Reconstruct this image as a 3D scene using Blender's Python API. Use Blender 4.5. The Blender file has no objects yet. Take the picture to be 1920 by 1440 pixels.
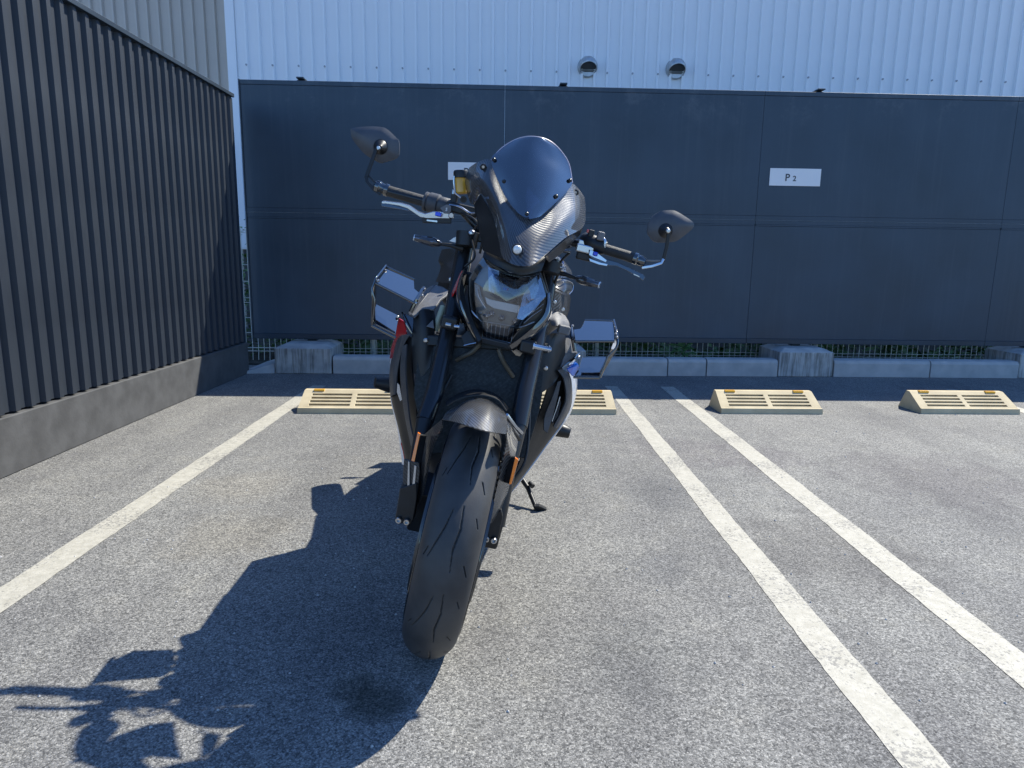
import bpy, math, random
import numpy as np
from mathutils import Vector, Matrix
random.seed(7); np.random.seed(7)
SC = bpy.context.scene
COL = SC.collection
V = Vector

# ------------------------------------------------------------------ camera, sky, sun, exposure
FPX, PITCH, ROLL, CAMH = 1267.66, .181856, .0140847, .97
cd = bpy.data.cameras.new('camera'); cam = bpy.data.objects.new('camera', cd); COL.objects.link(cam)
SC.camera = cam
cd.sensor_fit = 'HORIZONTAL'; cd.sensor_width = 36; cd.lens = 36 * FPX / 1920
cd.clip_start = .05; cd.clip_end = 600
fw = V((0, math.cos(PITCH), -math.sin(PITCH))); up0 = V((0, math.sin(PITCH), math.cos(PITCH)))
RT = V((1, 0, 0)) * math.cos(ROLL) + up0 * math.sin(ROLL)
UP = up0 * math.cos(ROLL) - V((1, 0, 0)) * math.sin(ROLL)
cam.matrix_world = Matrix(((RT.x, UP.x, -fw.x, 0), (RT.y, UP.y, -fw.y, 0), (RT.z, UP.z, -fw.z, CAMH), (0, 0, 0, 1)))

SUN_L, SUN_F = .63, .53                     # shadow of a 1 m stick: metres to the left, metres towards the camera
sun_dir = V((SUN_L, SUN_F, 1)).normalized()
el = math.asin(sun_dir.z)
w = bpy.data.worlds.new('World'); SC.world = w; w.use_nodes = True
nt = w.node_tree; bg = nt.nodes['Background']
sky = nt.nodes.new('ShaderNodeTexSky'); sky.sky_type = 'NISHITA'; sky.sun_disc = False
sky.sun_elevation = el; sky.sun_rotation = math.atan2(sun_dir.x, sun_dir.y)
sky.air_density = 1.0; sky.dust_density = .2; sky.ozone_density = 5
tint = nt.nodes.new('ShaderNodeMix'); tint.data_type = 'RGBA'; tint.blend_type = 'MULTIPLY'; tint.inputs[0].default_value = 1; tint.inputs[7].default_value = (.74, .95, 1.2, 1)
nt.links.new(sky.outputs[0], tint.inputs[6]); nt.links.new(tint.outputs[2], bg.inputs[0]); bg.inputs[1].default_value = .125
ld = bpy.data.lights.new('sun', 'SUN'); ld.energy = 4.9; ld.angle = math.radians(.5); ld.color = (1, .955, .84)
sun = bpy.data.objects.new('sun', ld); COL.objects.link(sun)
sun.rotation_euler = sun_dir.to_track_quat('Z', 'Y').to_euler(); sun.location = (5, 5, 9)
SC.view_settings.view_transform = 'Standard'; SC.view_settings.look = 'None'
SC.view_settings.exposure = .70; SC.view_settings.gamma = 1
SC.render.engine = 'CYCLES'
SC.cycles.transparent_max_bounces = 16

# ------------------------------------------------------------------ geometry helpers
O = V((0, 0, CAMH))
def q(u, v, D):
    """point at pixel column u, row v of the 1920 px photograph, at its own distance D along the lot"""
    d = fw + RT * ((u - 960) / FPX) - UP * ((v - 720) / FPX)
    return O + d * (D / d.y)
def Q(*pts): return [q(*p) for p in pts]
PHI = .032
def wall(t, n, z):                          # coordinates along the back fence: t to the right, n away, z up
    return V((t * math.cos(PHI) - n * math.sin(PHI), t * math.sin(PHI) + n * math.cos(PHI), z))

def mk(name, verts, faces, mat, parent=None, smooth=False, uv=None, bevel=0, seg=2, angle=35):
    me = bpy.data.meshes.new(name)
    off = parent_origin(parent)
    me.from_pydata([tuple(V(v) - off) for v in verts], [], faces)
    if uv is not None:
        ul = me.uv_layers.new(name='UVMap')
        for l in me.loops: ul.data[l.index].uv = uv[l.vertex_index]
    me.validate(); me.update()
    if mat: me.materials.append(mat)
    o = bpy.data.objects.new(name, me); COL.objects.link(o)
    if parent: o.parent = parent
    if smooth:
        me.polygons.foreach_set('use_smooth', [True] * len(me.polygons))
    if bevel:
        b = o.modifiers.new('bevel', 'BEVEL'); b.width = bevel; b.segments = seg; b.limit_method = 'ANGLE'; b.angle_limit = math.radians(angle)
        b.harden_normals = True
        me.polygons.foreach_set('use_smooth', [True] * len(me.polygons))
    return o
def parent_origin(p):
    t = V((0, 0, 0))
    while p is not None: t += p.location; p = p.parent
    return t
def empty(name, loc, label, cat, group=None):
    o = bpy.data.objects.new(name, None); COL.objects.link(o); o.location = loc; o.empty_display_size = .1
    tag(o, label, cat, group); return o
def tag(o, label=None, cat=None, group=None, kind=None):
    if label: o['label'] = label
    if cat: o['category'] = cat
    if group: o['group'] = group
    if kind: o['kind'] = kind
    return o

def catmull(pts, n):
    pts = [np.array(p, float) for p in pts]
    if len(pts) == 2: return [pts[0] * (1 - i / n) + pts[1] * (i / n) for i in range(n + 1)]
    P = [2 * pts[0] - pts[1]] + pts + [2 * pts[-1] - pts[-2]]
    out = []; m = len(pts) - 1
    for i in range(n + 1):
        s = i / n * m; k = min(int(s), m - 1); f = s - k
        a, b, c, d = P[k:k + 4]
        out.append(.5 * (2 * b + (c - a) * f + (2 * a - 5 * b + 4 * c - d) * f * f + (3 * b - a - 3 * c + d) * f ** 3))
    return out
def patch(name, rows, mat, parent, nu=24, nv=12, thick=.003, smooth=True, linear=False, bevel=0, uvscale=1, flat_rows=False):
    """surface through rows of world points, given thickness; uv in metres"""
    if linear: nu = (len(rows[0]) - 1); 
    if linear: R = [[np.array(p, float) for p in r] for r in rows]
    else: R = [catmull(r, nu) for r in rows]
    cols = [catmull([R[i][j] for i in range(len(R))], nv) if not linear else [R[i][j] for i in range(len(R))] for j in range(len(R[0]))]
    nj, ni = len(cols), len(cols[0])
    G = np.array(cols)                      # nj, ni, 3
    gu = np.gradient(G, axis=0); gv = np.gradient(G, axis=1)
    N = np.cross(gu, gv); N /= (np.linalg.norm(N, axis=2, keepdims=True) + 1e-9)
    c = np.array([0, 0, CAMH]) - G.reshape(-1, 3).mean(0)
    if (N.reshape(-1, 3).mean(0) @ c) < 0: N = -N
    F_ = G.reshape(-1, 3); B_ = (G - N * thick).reshape(-1, 3)
    su = np.concatenate([[0], np.cumsum(np.linalg.norm(np.diff(G[:, ni // 2], axis=0), axis=1))])
    sv = np.concatenate([[0], np.cumsum(np.linalg.norm(np.diff(G[nj // 2], axis=0), axis=1))])
    uv = [(su[j] * uvscale, sv[i] * uvscale) for j in range(nj) for i in range(ni)] * 2
    idx = lambda j, i: j * ni + i
    faces = []; n = nj * ni
    for j in range(nj - 1):
        for i in range(ni - 1):
            a, b, c_, d = idx(j, i), idx(j + 1, i), idx(j + 1, i + 1), idx(j, i + 1)
            faces.append((a, b, c_, d)); faces.append((n + d, n + c_, n + b, n + a))
    per = [idx(j, 0) for j in range(nj)] + [idx(nj - 1, i) for i in range(1, ni)] + [idx(j, ni - 1) for j in range(nj - 2, -1, -1)] + [idx(0, i) for i in range(ni - 2, 0, -1)]
    for k in range(len(per)):
        a, b = per[k], per[(k + 1) % len(per)]
        faces.append((a, a + n, b + n, b))
    o = mk(name, list(F_) + list(B_), faces, mat, parent, smooth=False, uv=uv)
    fix_normals(o)
    if smooth: shade(o, 40)
    if bevel: add_bevel(o, bevel)
    return o
def fix_normals(o):
    import bmesh
    bm = bmesh.new(); bm.from_mesh(o.data); bmesh.ops.recalc_face_normals(bm, faces=bm.faces); bm.to_mesh(o.data); bm.free()
def shade(o, deg=40):
    import bmesh
    me = o.data; bm = bmesh.new(); bm.from_mesh(me)
    for f in bm.faces: f.smooth = True
    for e in bm.edges:
        if len(e.link_faces) == 2 and e.calc_face_angle(0) > math.radians(deg): e.smooth = False
    bm.to_mesh(me); bm.free()
def add_bevel(o, wd, seg=2, angle=35):
    b = o.modifiers.new('bevel', 'BEVEL'); b.width = wd; b.segments = seg; b.limit_method = 'ANGLE'; b.angle_limit = math.radians(angle); b.harden_normals = True
    o.data.polygons.foreach_set('use_smooth', [True] * len(o.data.polygons))
def plate(name, pts, mat, parent, thick=.004, vec=None, bevel=.0015, uv=True):
    """flat-ish polygon given thickness away from the viewer (or along vec)"""
    pts = [V(p) for p in pts]; n = len(pts)
    c = sum(pts, V((0, 0, 0))) / n
    nn = V((0, 0, 0))
    for i in range(n): nn += (pts[i] - c).cross(pts[(i + 1) % n] - c)
    nn.normalize()
    if vec is None:
        if nn.dot(O - c) < 0: nn = -nn
        vec = -nn * thick
    else: vec = V(vec)
    ax = V((1, 0, 0)); ax = (ax - nn * ax.dot(nn)); ax = ax.normalized() if ax.length > .1 else V((0, 1, 0)); ay = nn.cross(ax)
    U = [((p - c).dot(ax), (p - c).dot(ay)) for p in pts] * 2
    o = mk(name, pts + [p + vec for p in pts], [tuple(range(n)), tuple(range(2 * n - 1, n - 1, -1))] + [(i, i + n, (i + 1) % n + n, (i + 1) % n) for i in range(n)], mat, parent, uv=U)
    fix_normals(o)
    if bevel: add_bevel(o, bevel)
    return o
def dome(name, pts, mat, parent, bulge=.02, thick=.012, rings=5):
    """closed outline swelling towards the viewer, closed at the back (mirror heads)"""
    pts = [V(p) for p in pts]; n = len(pts); c = sum(pts, V((0, 0, 0))) / n
    nn = V((0, 0, 0))
    for i in range(n): nn += (pts[i] - c).cross(pts[(i + 1) % n] - c)
    nn.normalize()
    if nn.dot(O - c) < 0: nn = -nn
    vs = [p - nn * thick for p in pts]; fs = []
    for k in range(rings + 1):
        s = 1 - (k / (rings + .6)) ** 1.0
        hgt = bulge * (1 - s ** 2.6)
        vs += [c + (p - c) * s + nn * hgt for p in pts]
    vs.append(c + nn * bulge)
    for k in range(rings + 1):
        for i in range(n): fs.append((k * n + i, k * n + (i + 1) % n, (k + 1) * n + (i + 1) % n, (k + 1) * n + i))
    L = (rings + 1) * n
    for i in range(n): fs.append((L + i, L + (i + 1) % n, len(vs) - 1))
    fs.append(tuple(range(n)))
    o = mk(name, vs, fs, mat, parent); fix_normals(o); shade(o, 50); return o
def frame_of(a, b):
    d = (b - a).normalized(); r = V((0, 0, 1)) if abs(d.z) < .9 else V((0, 1, 0))
    x = d.cross(r).normalized(); y = x.cross(d).normalized(); return x, y
def tube_data(pts, rad, seg=12, cap=True):
    pts = [V(p) for p in pts]; vs = []; fs = []
    if not hasattr(rad, '__len__'): rad = [rad] * len(pts)
    x = None
    for i, p in enumerate(pts):
        a = pts[max(i - 1, 0)]; b = pts[min(i + 1, len(pts) - 1)]
        if (b - a).length < 1e-6: a = pts[0]; b = pts[-1]
        d = (b - a).normalized()
        if x is None: x, y = frame_of(a, b)
        else: x = (x - d * x.dot(d)).normalized()
        y = d.cross(x)
        for k in range(seg):
            t = 2 * math.pi * k / seg
            vs.append(p + (x * math.cos(t) + y * math.sin(t)) * rad[i])
    for i in range(len(pts) - 1):
        for k in range(seg): fs.append((i * seg + k, i * seg + (k + 1) % seg, (i + 1) * seg + (k + 1) % seg, (i + 1) * seg + k))
    if cap: fs += [tuple(range(seg)), tuple(range(len(pts) * seg - 1, (len(pts) - 1) * seg - 1, -1))]
    return vs, fs
def tube(name, pts, rad, mat, parent, seg=14, smoothpts=0):
    if smoothpts:
        if hasattr(rad, '__len__'):
            k = catmull([tuple(p) + (r_,) for p, r_ in zip(pts, rad)], smoothpts); pts = [V(a[:3]) for a in k]; rad = [a[3] for a in k]
        else: pts = [V(a) for a in catmull([tuple(p) for p in pts], smoothpts)]
    vs, fs = tube_data(pts, rad, seg); o = mk(name, vs, fs, mat, parent); fix_normals(o); shade(o, 40); return o
def lathe(name, a, b, prof, mat, parent, seg=24):
    """prof: (fraction along a-b, radius) list, may double back"""
    a, b = V(a), V(b); x, y = frame_of(a, b); vs = []; fs = []
    for t, r in prof:
        for k in range(seg):
            th = 2 * math.pi * k / seg; vs.append(a + (b - a) * t + (x * math.cos(th) + y * math.sin(th)) * r)
    m = len(prof)
    for i in range(m - 1):
        for k in range(seg): fs.append((i * seg + k, i * seg + (k + 1) % seg, (i + 1) * seg + (k + 1) % seg, (i + 1) * seg + k))
    fs += [tuple(range(seg)), tuple(range(m * seg - 1, (m - 1) * seg - 1, -1))]
    o = mk(name, vs, fs, mat, parent); fix_normals(o); shade(o, 35); return o
BOXF = [(0, 1, 3, 2), (4, 6, 7, 5), (0, 4, 5, 1), (2, 3, 7, 6), (0, 2, 6, 4), (1, 5, 7, 3)]
def box(name, c, ax, ay, az, mat, parent=None, bevel=.002):
    """c centre; ax, ay, az half-extent vectors"""
    c, ax, ay, az = V(c), V(ax), V(ay), V(az)
    vs = [c + ax * i + ay * j + az * k for i in (-1, 1) for j in (-1, 1) for k in (-1, 1)]
    o = mk(name, vs, BOXF, mat, parent); fix_normals(o)
    if bevel: add_bevel(o, bevel)
    return o
def wbox(name, t0, t1, n0, n1, z0, z1, mat, parent=None, bevel=.002):
    vs = [wall(t, n, z) for t in (t0, t1) for n in (n0, n1) for z in (z0, z1)]
    o = mk(name, vs, BOXF, mat, parent); fix_normals(o)
    if bevel: add_bevel(o, bevel)
    return o
def copy_part(src, parent, loc=None, name=None):
    c = src.copy(); COL.objects.link(c); c.parent = parent
    if loc is not None: c.location = loc
    return c

# ------------------------------------------------------------------ materials
def mat(name, col, rough=.5, metal=0, coat=0, spec=.5, **kw):
    m = bpy.data.materials.new(name); m.use_nodes = True
    b = m.node_tree.nodes['Principled BSDF']
    b.inputs['Base Color'].default_value = (*col, 1); b.inputs['Roughness'].default_value = rough
    b.inputs['Metallic'].default_value = metal; b.inputs['Coat Weight'].default_value = coat
    b.inputs['Coat Roughness'].default_value = .03; b.inputs['Specular IOR Level'].default_value = spec
    return m
def N(m, typ, **kw):
    n = m.node_tree.nodes.new(typ)
    for k, v in kw.items():
        if k in n.inputs: n.inputs[k].default_value = v
        else: setattr(n, k, v)
    return n
def L(m, a, b): m.node_tree.links.new(a, b)
def bsdf(m): return m.node_tree.nodes['Principled BSDF']
def ramp(m, fac, stops):
    r = N(m, 'ShaderNodeValToRGB'); L(m, fac, r.inputs[0]); e = r.color_ramp.elements
    while len(e) < len(stops): e.new(.5)
    for i, (p, c) in enumerate(stops): e[i].position = p; e[i].color = (*c, 1) if len(c) == 3 else c
    return r
def noise_mat(name, c1, c2, scale=8, rough=(.5, .7), metal=0, bump=0, bscale=60, detail=6, coat=0, spec=.5, lo=.35, hi=.65):
    m = mat(name, c1, rough[0], metal, coat, spec); b = bsdf(m)
    tc = N(m, 'ShaderNodeTexCoord'); n = N(m, 'ShaderNodeTexNoise', Scale=scale, Detail=detail)
    L(m, tc.outputs['Object'], n.inputs['Vector'])
    r = ramp(m, n.outputs['Fac'], [(lo, c1), (hi, c2)]); L(m, r.outputs[0], b.inputs['Base Color'])
    mr = N(m, 'ShaderNodeMapRange'); mr.inputs['To Min'].default_value = rough[0]; mr.inputs['To Max'].default_value = rough[1]
    L(m, n.outputs['Fac'], mr.inputs['Value']); L(m, mr.outputs[0], b.inputs['Roughness'])
    if bump:
        n2 = N(m, 'ShaderNodeTexNoise', Scale=bscale, Detail=4); L(m, tc.outputs['Object'], n2.inputs['Vector'])
        bp = N(m, 'ShaderNodeBump', Strength=bump, Distance=.002); L(m, n2.outputs['Fac'], bp.inputs['Height']); L(m, bp.outputs[0], b.inputs['Normal'])
    return m
def math_n(m, op, a, b=None, c=None):
    n = N(m, 'ShaderNodeMath', operation=op)
    for i, x in enumerate((a, b, c)):
        if x is None: continue
        if isinstance(x, (int, float)): n.inputs[i].default_value = x
        else: L(m, x, n.inputs[i])
    return n.outputs[0]
def mixc(m, fac, a, b, typ='MIX'):
    n = N(m, 'ShaderNodeMix', data_type='RGBA', blend_type=typ)
    if isinstance(fac, (int, float)): n.inputs[0].default_value = fac
    else: L(m, fac, n.inputs[0])
    for i, x in ((6, a), (7, b)):
        if isinstance(x, tuple): n.inputs[i].default_value = (*x, 1)
        else: L(m, x, n.inputs[i])
    return n.outputs[2]

def asphalt_mat():
    m = mat('asphalt', (.2, .2, .2), .85); b = bsdf(m)
    tc = N(m, 'ShaderNodeTexCoord'); P = tc.outputs['Object']
    v = N(m, 'ShaderNodeTexVoronoi', Scale=300); L(m, P, v.inputs['Vector'])
    v2 = N(m, 'ShaderNodeTexVoronoi', Scale=170); L(m, P, v2.inputs['Vector'])
    sep = N(m, 'ShaderNodeSeparateColor'); L(m, v.outputs['Color'], sep.inputs[0])
    sep2 = N(m, 'ShaderNodeSeparateColor'); L(m, v2.outputs['Color'], sep2.inputs[0])
    g = ramp(m, sep.outputs[0], [(0, (.03, .03, .031)), (.35, (.115, .114, .110)), (.7, (.225, .222, .21)), (1, (.47, .46, .43))])
    g2 = ramp(m, sep2.outputs[0], [(0, (.05, .05, .051)), (.5, (.165, .163, .157)), (1, (.36, .35, .33))])
    c = mixc(m, .4, g.outputs[0], g2.outputs[0])
    n = N(m, 'ShaderNodeTexNoise', Scale=1.3, Detail=5, Roughness=.6); L(m, P, n.inputs['Vector'])
    big = ramp(m, n.outputs['Fac'], [(.35, (.82, .82, .83)), (.65, (1.07, 1.07, 1.05))])
    c = mixc(m, 1, c, big.outputs[0], 'MULTIPLY')
    n3 = N(m, 'ShaderNodeTexNoise', Scale=5.5, Detail=6, Roughness=.7); L(m, P, n3.inputs['Vector'])
    mid = ramp(m, n3.outputs['Fac'], [(.3, (.86, .86, .87)), (.55, (1.03, 1.03, 1.02)), (.75, (1.08, 1.06, 1.0))])
    c = mixc(m, 1, c, mid.outputs[0], 'MULTIPLY')
    mt = N(m, 'ShaderNodeMapping'); mt.inputs['Scale'].default_value = (3.2, .22, 1); L(m, P, mt.inputs[0])
    nt_ = N(m, 'ShaderNodeTexNoise', Scale=1, Detail=4, Roughness=.6); L(m, mt.outputs[0], nt_.inputs['Vector'])
    tr_ = ramp(m, nt_.outputs['Fac'], [(.40, (.86, .86, .87)), (.55, (1, 1, 1))]); c = mixc(m, 1, c, tr_.outputs[0], 'MULTIPLY')
    # stains with a place of their own: (x, y, radius, colour multiplier)
    for (sx, sy, sr, sc_) in ((-.295, 1.365, .085, (.42, .44, .42)), (-.35, 1.40, .07, (.6, .62, .6)), (-.20, 1.40, .02, (.72, .70, .68)), (-.98, 2.25, .26, (1.05, 1.02, .96)),
                              (-1.15, 2.75, .25, (1.04, 1.01, .96)), (.47, 2.05, .16, (.78, .79, .82)), (.62, 2.75, .22, (.84, .85, .87)), (.32, 1.55, .2, (.86, .87, .88)), (1.1, 2.2, .4, (.78, .77, .77)), (.9, 3.4, .35, (.88, .86, .88)), (1.25, 3.3, .3, (.86, .84, .87)), (-.1, 3.6, .3, (1.06, 1.07, 1.05)), (2.0, 3.0, .5, (.85, .83, .85))):
        sub = N(m, 'ShaderNodeVectorMath', operation='SUBTRACT'); L(m, P, sub.inputs[0]); sub.inputs[1].default_value = (sx, sy, 0)
        ln = N(m, 'ShaderNodeVectorMath', operation='LENGTH'); L(m, sub.outputs[0], ln.inputs[0])
        nn = math_n(m, 'MULTIPLY_ADD', math_n(m, 'SUBTRACT', n3.outputs['Fac'], .5), sr * 2.2, ln.outputs['Value'])
        mr = N(m, 'ShaderNodeMapRange'); mr.inputs['From Min'].default_value = sr; mr.inputs['From Max'].default_value = sr * .45
        L(m, nn, mr.inputs['Value']); c = mixc(m, mr.outputs[0], c, mixc(m, 1, c, sc_, 'MULTIPLY'))
    L(m, c, b.inputs['Base Color'])
    bp = N(m, 'ShaderNodeBump', Strength=.55, Distance=.0025); L(m, v.outputs['Distance'], bp.inputs['Height']); bp.invert = True
    L(m, bp.outputs[0], b.inputs['Normal'])
    return m
def line_paint():
    m = mat('line_paint', (.8, .77, .66), .7); b = bsdf(m)
    tc = N(m, 'ShaderNodeTexCoord'); P = tc.outputs['Object']
    v = N(m, 'ShaderNodeTexVoronoi', Scale=190); L(m, P, v.inputs['Vector'])
    n = N(m, 'ShaderNodeTexNoise', Scale=28, Detail=7, Roughness=.75); L(m, P, n.inputs['Vector'])
    sep = N(m, 'ShaderNodeSeparateColor'); L(m, v.outputs['Color'], sep.inputs[0])
    k = math_n(m, 'MULTIPLY', math_n(m, 'GREATER_THAN', sep.outputs[0], .93), math_n(m, 'GREATER_THAN', n.outputs['Fac'], .48))
    base = ramp(m, n.outputs['Fac'], [(.3, (.30, .285, .235)), (.6, (.43, .41, .35))])
    c = mixc(m, math_n(m, 'MULTIPLY', k, .6), base.outputs[0], (.3, .29, .26)); n2 = N(m, 'ShaderNodeTexNoise', Scale=75, Detail=5, Roughness=.8); L(m, P, n2.inputs['Vector'])
    n4 = N(m, 'ShaderNodeTexNoise', Scale=4, Detail=3); L(m, P, n4.inputs['Vector'])
    chip = math_n(m, 'GREATER_THAN', math_n(m, 'ADD', n2.outputs['Fac'], math_n(m, 'MULTIPLY', n4.outputs['Fac'], .45)), .80)
    c = mixc(m, math_n(m, 'MULTIPLY', chip, .8), c, (.16, .155, .145)); L(m, c, b.inputs['Base Color'])
    bp = N(m, 'ShaderNodeBump', Strength=.25, Distance=.0015); L(m, v.outputs['Distance'], bp.inputs['Height']); bp.invert = True; L(m, bp.outputs[0], b.inputs['Normal'])
    return m
def concrete(name, c1, c2, streaks=False, pits=True):
    m = noise_mat(name, c1, c2, 9, (.75, .9), bump=.35, bscale=90)
    if streaks:
        b = bsdf(m); tc = N(m, 'ShaderNodeTexCoord'); mp = N(m, 'ShaderNodeMapping'); mp.inputs['Scale'].default_value = (38, 38, 2.2)
        L(m, tc.outputs['Object'], mp.inputs[0]); n = N(m, 'ShaderNodeTexNoise', Scale=1, Detail=5, Roughness=.7); L(m, mp.outputs[0], n.inputs['Vector'])
        r = ramp(m, n.outputs['Fac'], [(.38, (.45, .44, .42)), (.55, (1, 1, 1))])
        old = b.inputs['Base Color'].links[0].from_socket
        geo = N(m, 'ShaderNodeNewGeometry'); sp = N(m, 'ShaderNodeSeparateXYZ'); L(m, geo.outputs['Normal'], sp.inputs[0])
        side = math_n(m, 'LESS_THAN', sp.outputs[2], .6)
        c = mixc(m, side, old, mixc(m, 1, old, r.outputs[0], 'MULTIPLY')); L(m, c, b.inputs['Base Color'])
    return m
def carbon_mat(name, size=.0055, rough=.28, ca=.011, cb=.085, coat=1):
    m = mat(name, (.03, .03, .03), rough, coat=coat); b = bsdf(m)
    uv = N(m, 'ShaderNodeUVMap'); sp = N(m, 'ShaderNodeSeparateXYZ'); L(m, uv.outputs[0], sp.inputs[0])
    U = math_n(m, 'DIVIDE', sp.outputs[0], size); W = math_n(m, 'DIVIDE', sp.outputs[1], size)
    s = math_n(m, 'ADD', math_n(m, 'FLOOR', U), math_n(m, 'FLOOR', W))
    k = math_n(m, 'LESS_THAN', math_n(m, 'FRACT', math_n(m, 'ADD', math_n(m, 'DIVIDE', s, 4), 40.01)), .5)
    c = mixc(m, k, (ca, ca, ca * 1.1), (cb, cb, cb)); L(m, c, b.inputs['Base Color'])
    b.inputs['Metallic'].default_value = .15; b.inputs['Coat IOR'].default_value = 1.6
    # every tow is a small ridge
    fu = math_n(m, 'ABSOLUTE', math_n(m, 'SUBTRACT', math_n(m, 'FRACT', math_n(m, 'ADD', U, 40)), .5))
    fv = math_n(m, 'ABSOLUTE', math_n(m, 'SUBTRACT', math_n(m, 'FRACT', math_n(m, 'ADD', W, 40)), .5))
    h = N(m, 'ShaderNodeMix', data_type='FLOAT'); L(m, k, h.inputs[0]); L(m, fu, h.inputs[2]); L(m, fv, h.inputs[3])
    bp = N(m, 'ShaderNodeBump', Strength=.9, Distance=.0006); L(m, h.outputs[0], bp.inputs['Height']); bp.invert = True
    L(m, bp.outputs[0], b.inputs['Normal'])
    return m
def clear_mat(name, tint, ior=1.5, rough=.01, boost=0):
    m = bpy.data.materials.new(name); m.use_nodes = True; t = m.node_tree; t.nodes.clear()
    out = t.nodes.new('ShaderNodeOutputMaterial'); mx = t.nodes.new('ShaderNodeMixShader')
    tr = t.nodes.new('ShaderNodeBsdfTransparent'); tr.inputs[0].default_value = (*tint, 1)
    gl = t.nodes.new('ShaderNodeBsdfGlossy'); gl.inputs['Roughness'].default_value = rough
    fr = t.nodes.new('ShaderNodeFresnel'); fr.inputs[0].default_value = ior
    ad = t.nodes.new('ShaderNodeMath'); ad.operation = 'ADD'; ad.inputs[1].default_value = boost; t.links.new(fr.outputs[0], ad.inputs[0])
    t.links.new(ad.outputs[0], mx.inputs[0]); t.links.new(tr.outputs[0], mx.inputs[1]); t.links.new(gl.outputs[0], mx.inputs[2]); t.links.new(mx.outputs[0], out.inputs[0])
    return m

M = {}
M['asphalt'] = asphalt_mat(); M['paint'] = line_paint()
M['soil'] = noise_mat('soil', (.03, .028, .02), (.09, .08, .06), 14, (.9, 1), bump=.6)
M['kerb'] = concrete('kerb_concrete', (.36, .36, .35), (.46, .45, .43))
M['block'] = concrete('block_concrete', (.34, .34, .33), (.5, .49, .46), streaks=True)
M['stop'] = concrete('stop_concrete', (.47, .385, .235), (.60, .50, .315))
M['siding'] = noise_mat('white_siding', (.82, .84, .86), (.86, .88, .90), 1.5, (.35, .45))
M['beige'] = noise_mat('beige_siding', (.55, .49, .42), (.6, .54, .47), 1.5, (.5, .6))
M['screw'] = mat('screw', (.35, .36, .38), .5, .6)
M['vent'] = noise_mat('vent_steel', (.42, .43, .43), (.55, .56, .56), 20, (.35, .5), .75)
M['dark_in'] = mat('dark_inside', (.02, .02, .022), .7); M['duct'] = mat('duct_inside', (.09, .10, .11), .6)
M['fence'] = noise_mat('dark_steel_sheet', (.022, .040, .062), (.034, .058, .086), 1.6, (.33, .5), bump=.12, bscale=5)
def fence_dust(m):
    b = bsdf(m); old = b.inputs['Base Color'].links[0].from_socket
    tc = N(m, 'ShaderNodeTexCoord'); sp = N(m, 'ShaderNodeSeparateXYZ'); L(m, tc.outputs['Object'], sp.inputs[0])
    mr = N(m, 'ShaderNodeMapRange'); mr.inputs['From Min'].default_value = 1.9; mr.inputs['From Max'].default_value = 2.33; L(m, sp.outputs[2], mr.inputs['Value'])
    n = N(m, 'ShaderNodeTexNoise', Scale=5, Detail=7, Roughness=.75); L(m, tc.outputs['Object'], n.inputs['Vector'])
    mp = N(m, 'ShaderNodeMapping'); mp.inputs['Scale'].default_value = (22, 22, .8); L(m, tc.outputs['Object'], mp.inputs[0])
    st = N(m, 'ShaderNodeTexNoise', Scale=1, Detail=5, Roughness=.7); L(m, mp.outputs[0], st.inputs['Vector'])
    sm_ = ramp(m, n.outputs['Fac'], [(.52, (0, 0, 0)), (.75, (1, 1, 1))]); rr = ramp(m, st.outputs['Fac'], [(.5, (0, 0, 0)), (.8, (1, 1, 1))])
    k = math_n(m, 'ADD', math_n(m, 'MULTIPLY', math_n(m, 'MULTIPLY', sm_.outputs[0], math_n(m, 'POWER', mr.outputs[0], 2)), .5), math_n(m, 'MULTIPLY', rr.outputs[0], .12))
    L(m, mixc(m, k, old, (.16, .18, .2)), b.inputs['Base Color'])
fence_dust(M['fence'])
M['strip'] = mat('galvanised_strip', (.16, .19, .22), .4, .5)
M['fence2'] = noise_mat('dark_steel_frame', (.018, .030, .045), (.026, .042, .062), 3, (.4, .5))
M['ribwall'] = noise_mat('dark_ribbed_steel', (.016, .022, .032), (.024, .032, .044), 2, (.45, .6))
M['base'] = concrete('dark_base', (.06, .06, .06), (.09, .09, .09))
M['wire'] = mat('galvanised_wire', (.68, .68, .62), .45, .1)
M['sign'] = noise_mat('sign_white', (.74, .75, .76), (.8, .8, .8), 3, (.35, .45))
M['letter'] = mat('sign_letters', (.045, .05, .06), .5)
M['leaf'] = noise_mat('leaf_green', (.05, .12, .03), (.12, .22, .06), 30, (.5, .6))
M['leaf2'] = noise_mat('leaf_light', (.10, .26, .10), (.18, .36, .14), 30, (.45, .6))
M['orange'] = mat('orange_reflector', (.95, .48, .03), .25, coat=.5)
# motorcycle
M['carbon'] = carbon_mat('carbon_gloss', .0027, .42, .013, .065)
M['carbon_s'] = carbon_mat('carbon_fine', .0027, .38, .012, .12)
M['carbon_d'] = carbon_mat('carbon_dull', .0025, .42, .012, .045, coat=.4)
M['gloss'] = mat('gloss_black', (.006, .007, .009), .04, coat=1, spec=.8)
M['gloss'].node_tree.nodes['Principled BSDF'].inputs['IOR'].default_value = 1.7
M['matte'] = noise_mat('matte_black', (.007, .008, .009), (.012, .0125, .014), 30, (.38, .5), bump=.1, bscale=300)
M['plastic'] = noise_mat('textured_plastic', (.12, .12, .125), (.16, .16, .165), 40, (.4, .5), bump=.5, bscale=900)
M['shell'] = noise_mat('mirror_shell', (.055, .060, .070), (.075, .08, .09), 30, (.38, .5), bump=.1, bscale=400)
M['plastic2'] = noise_mat('dark_plastic', (.045, .047, .052), (.06, .062, .068), 40, (.4, .5), bump=.3, bscale=900)
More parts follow.
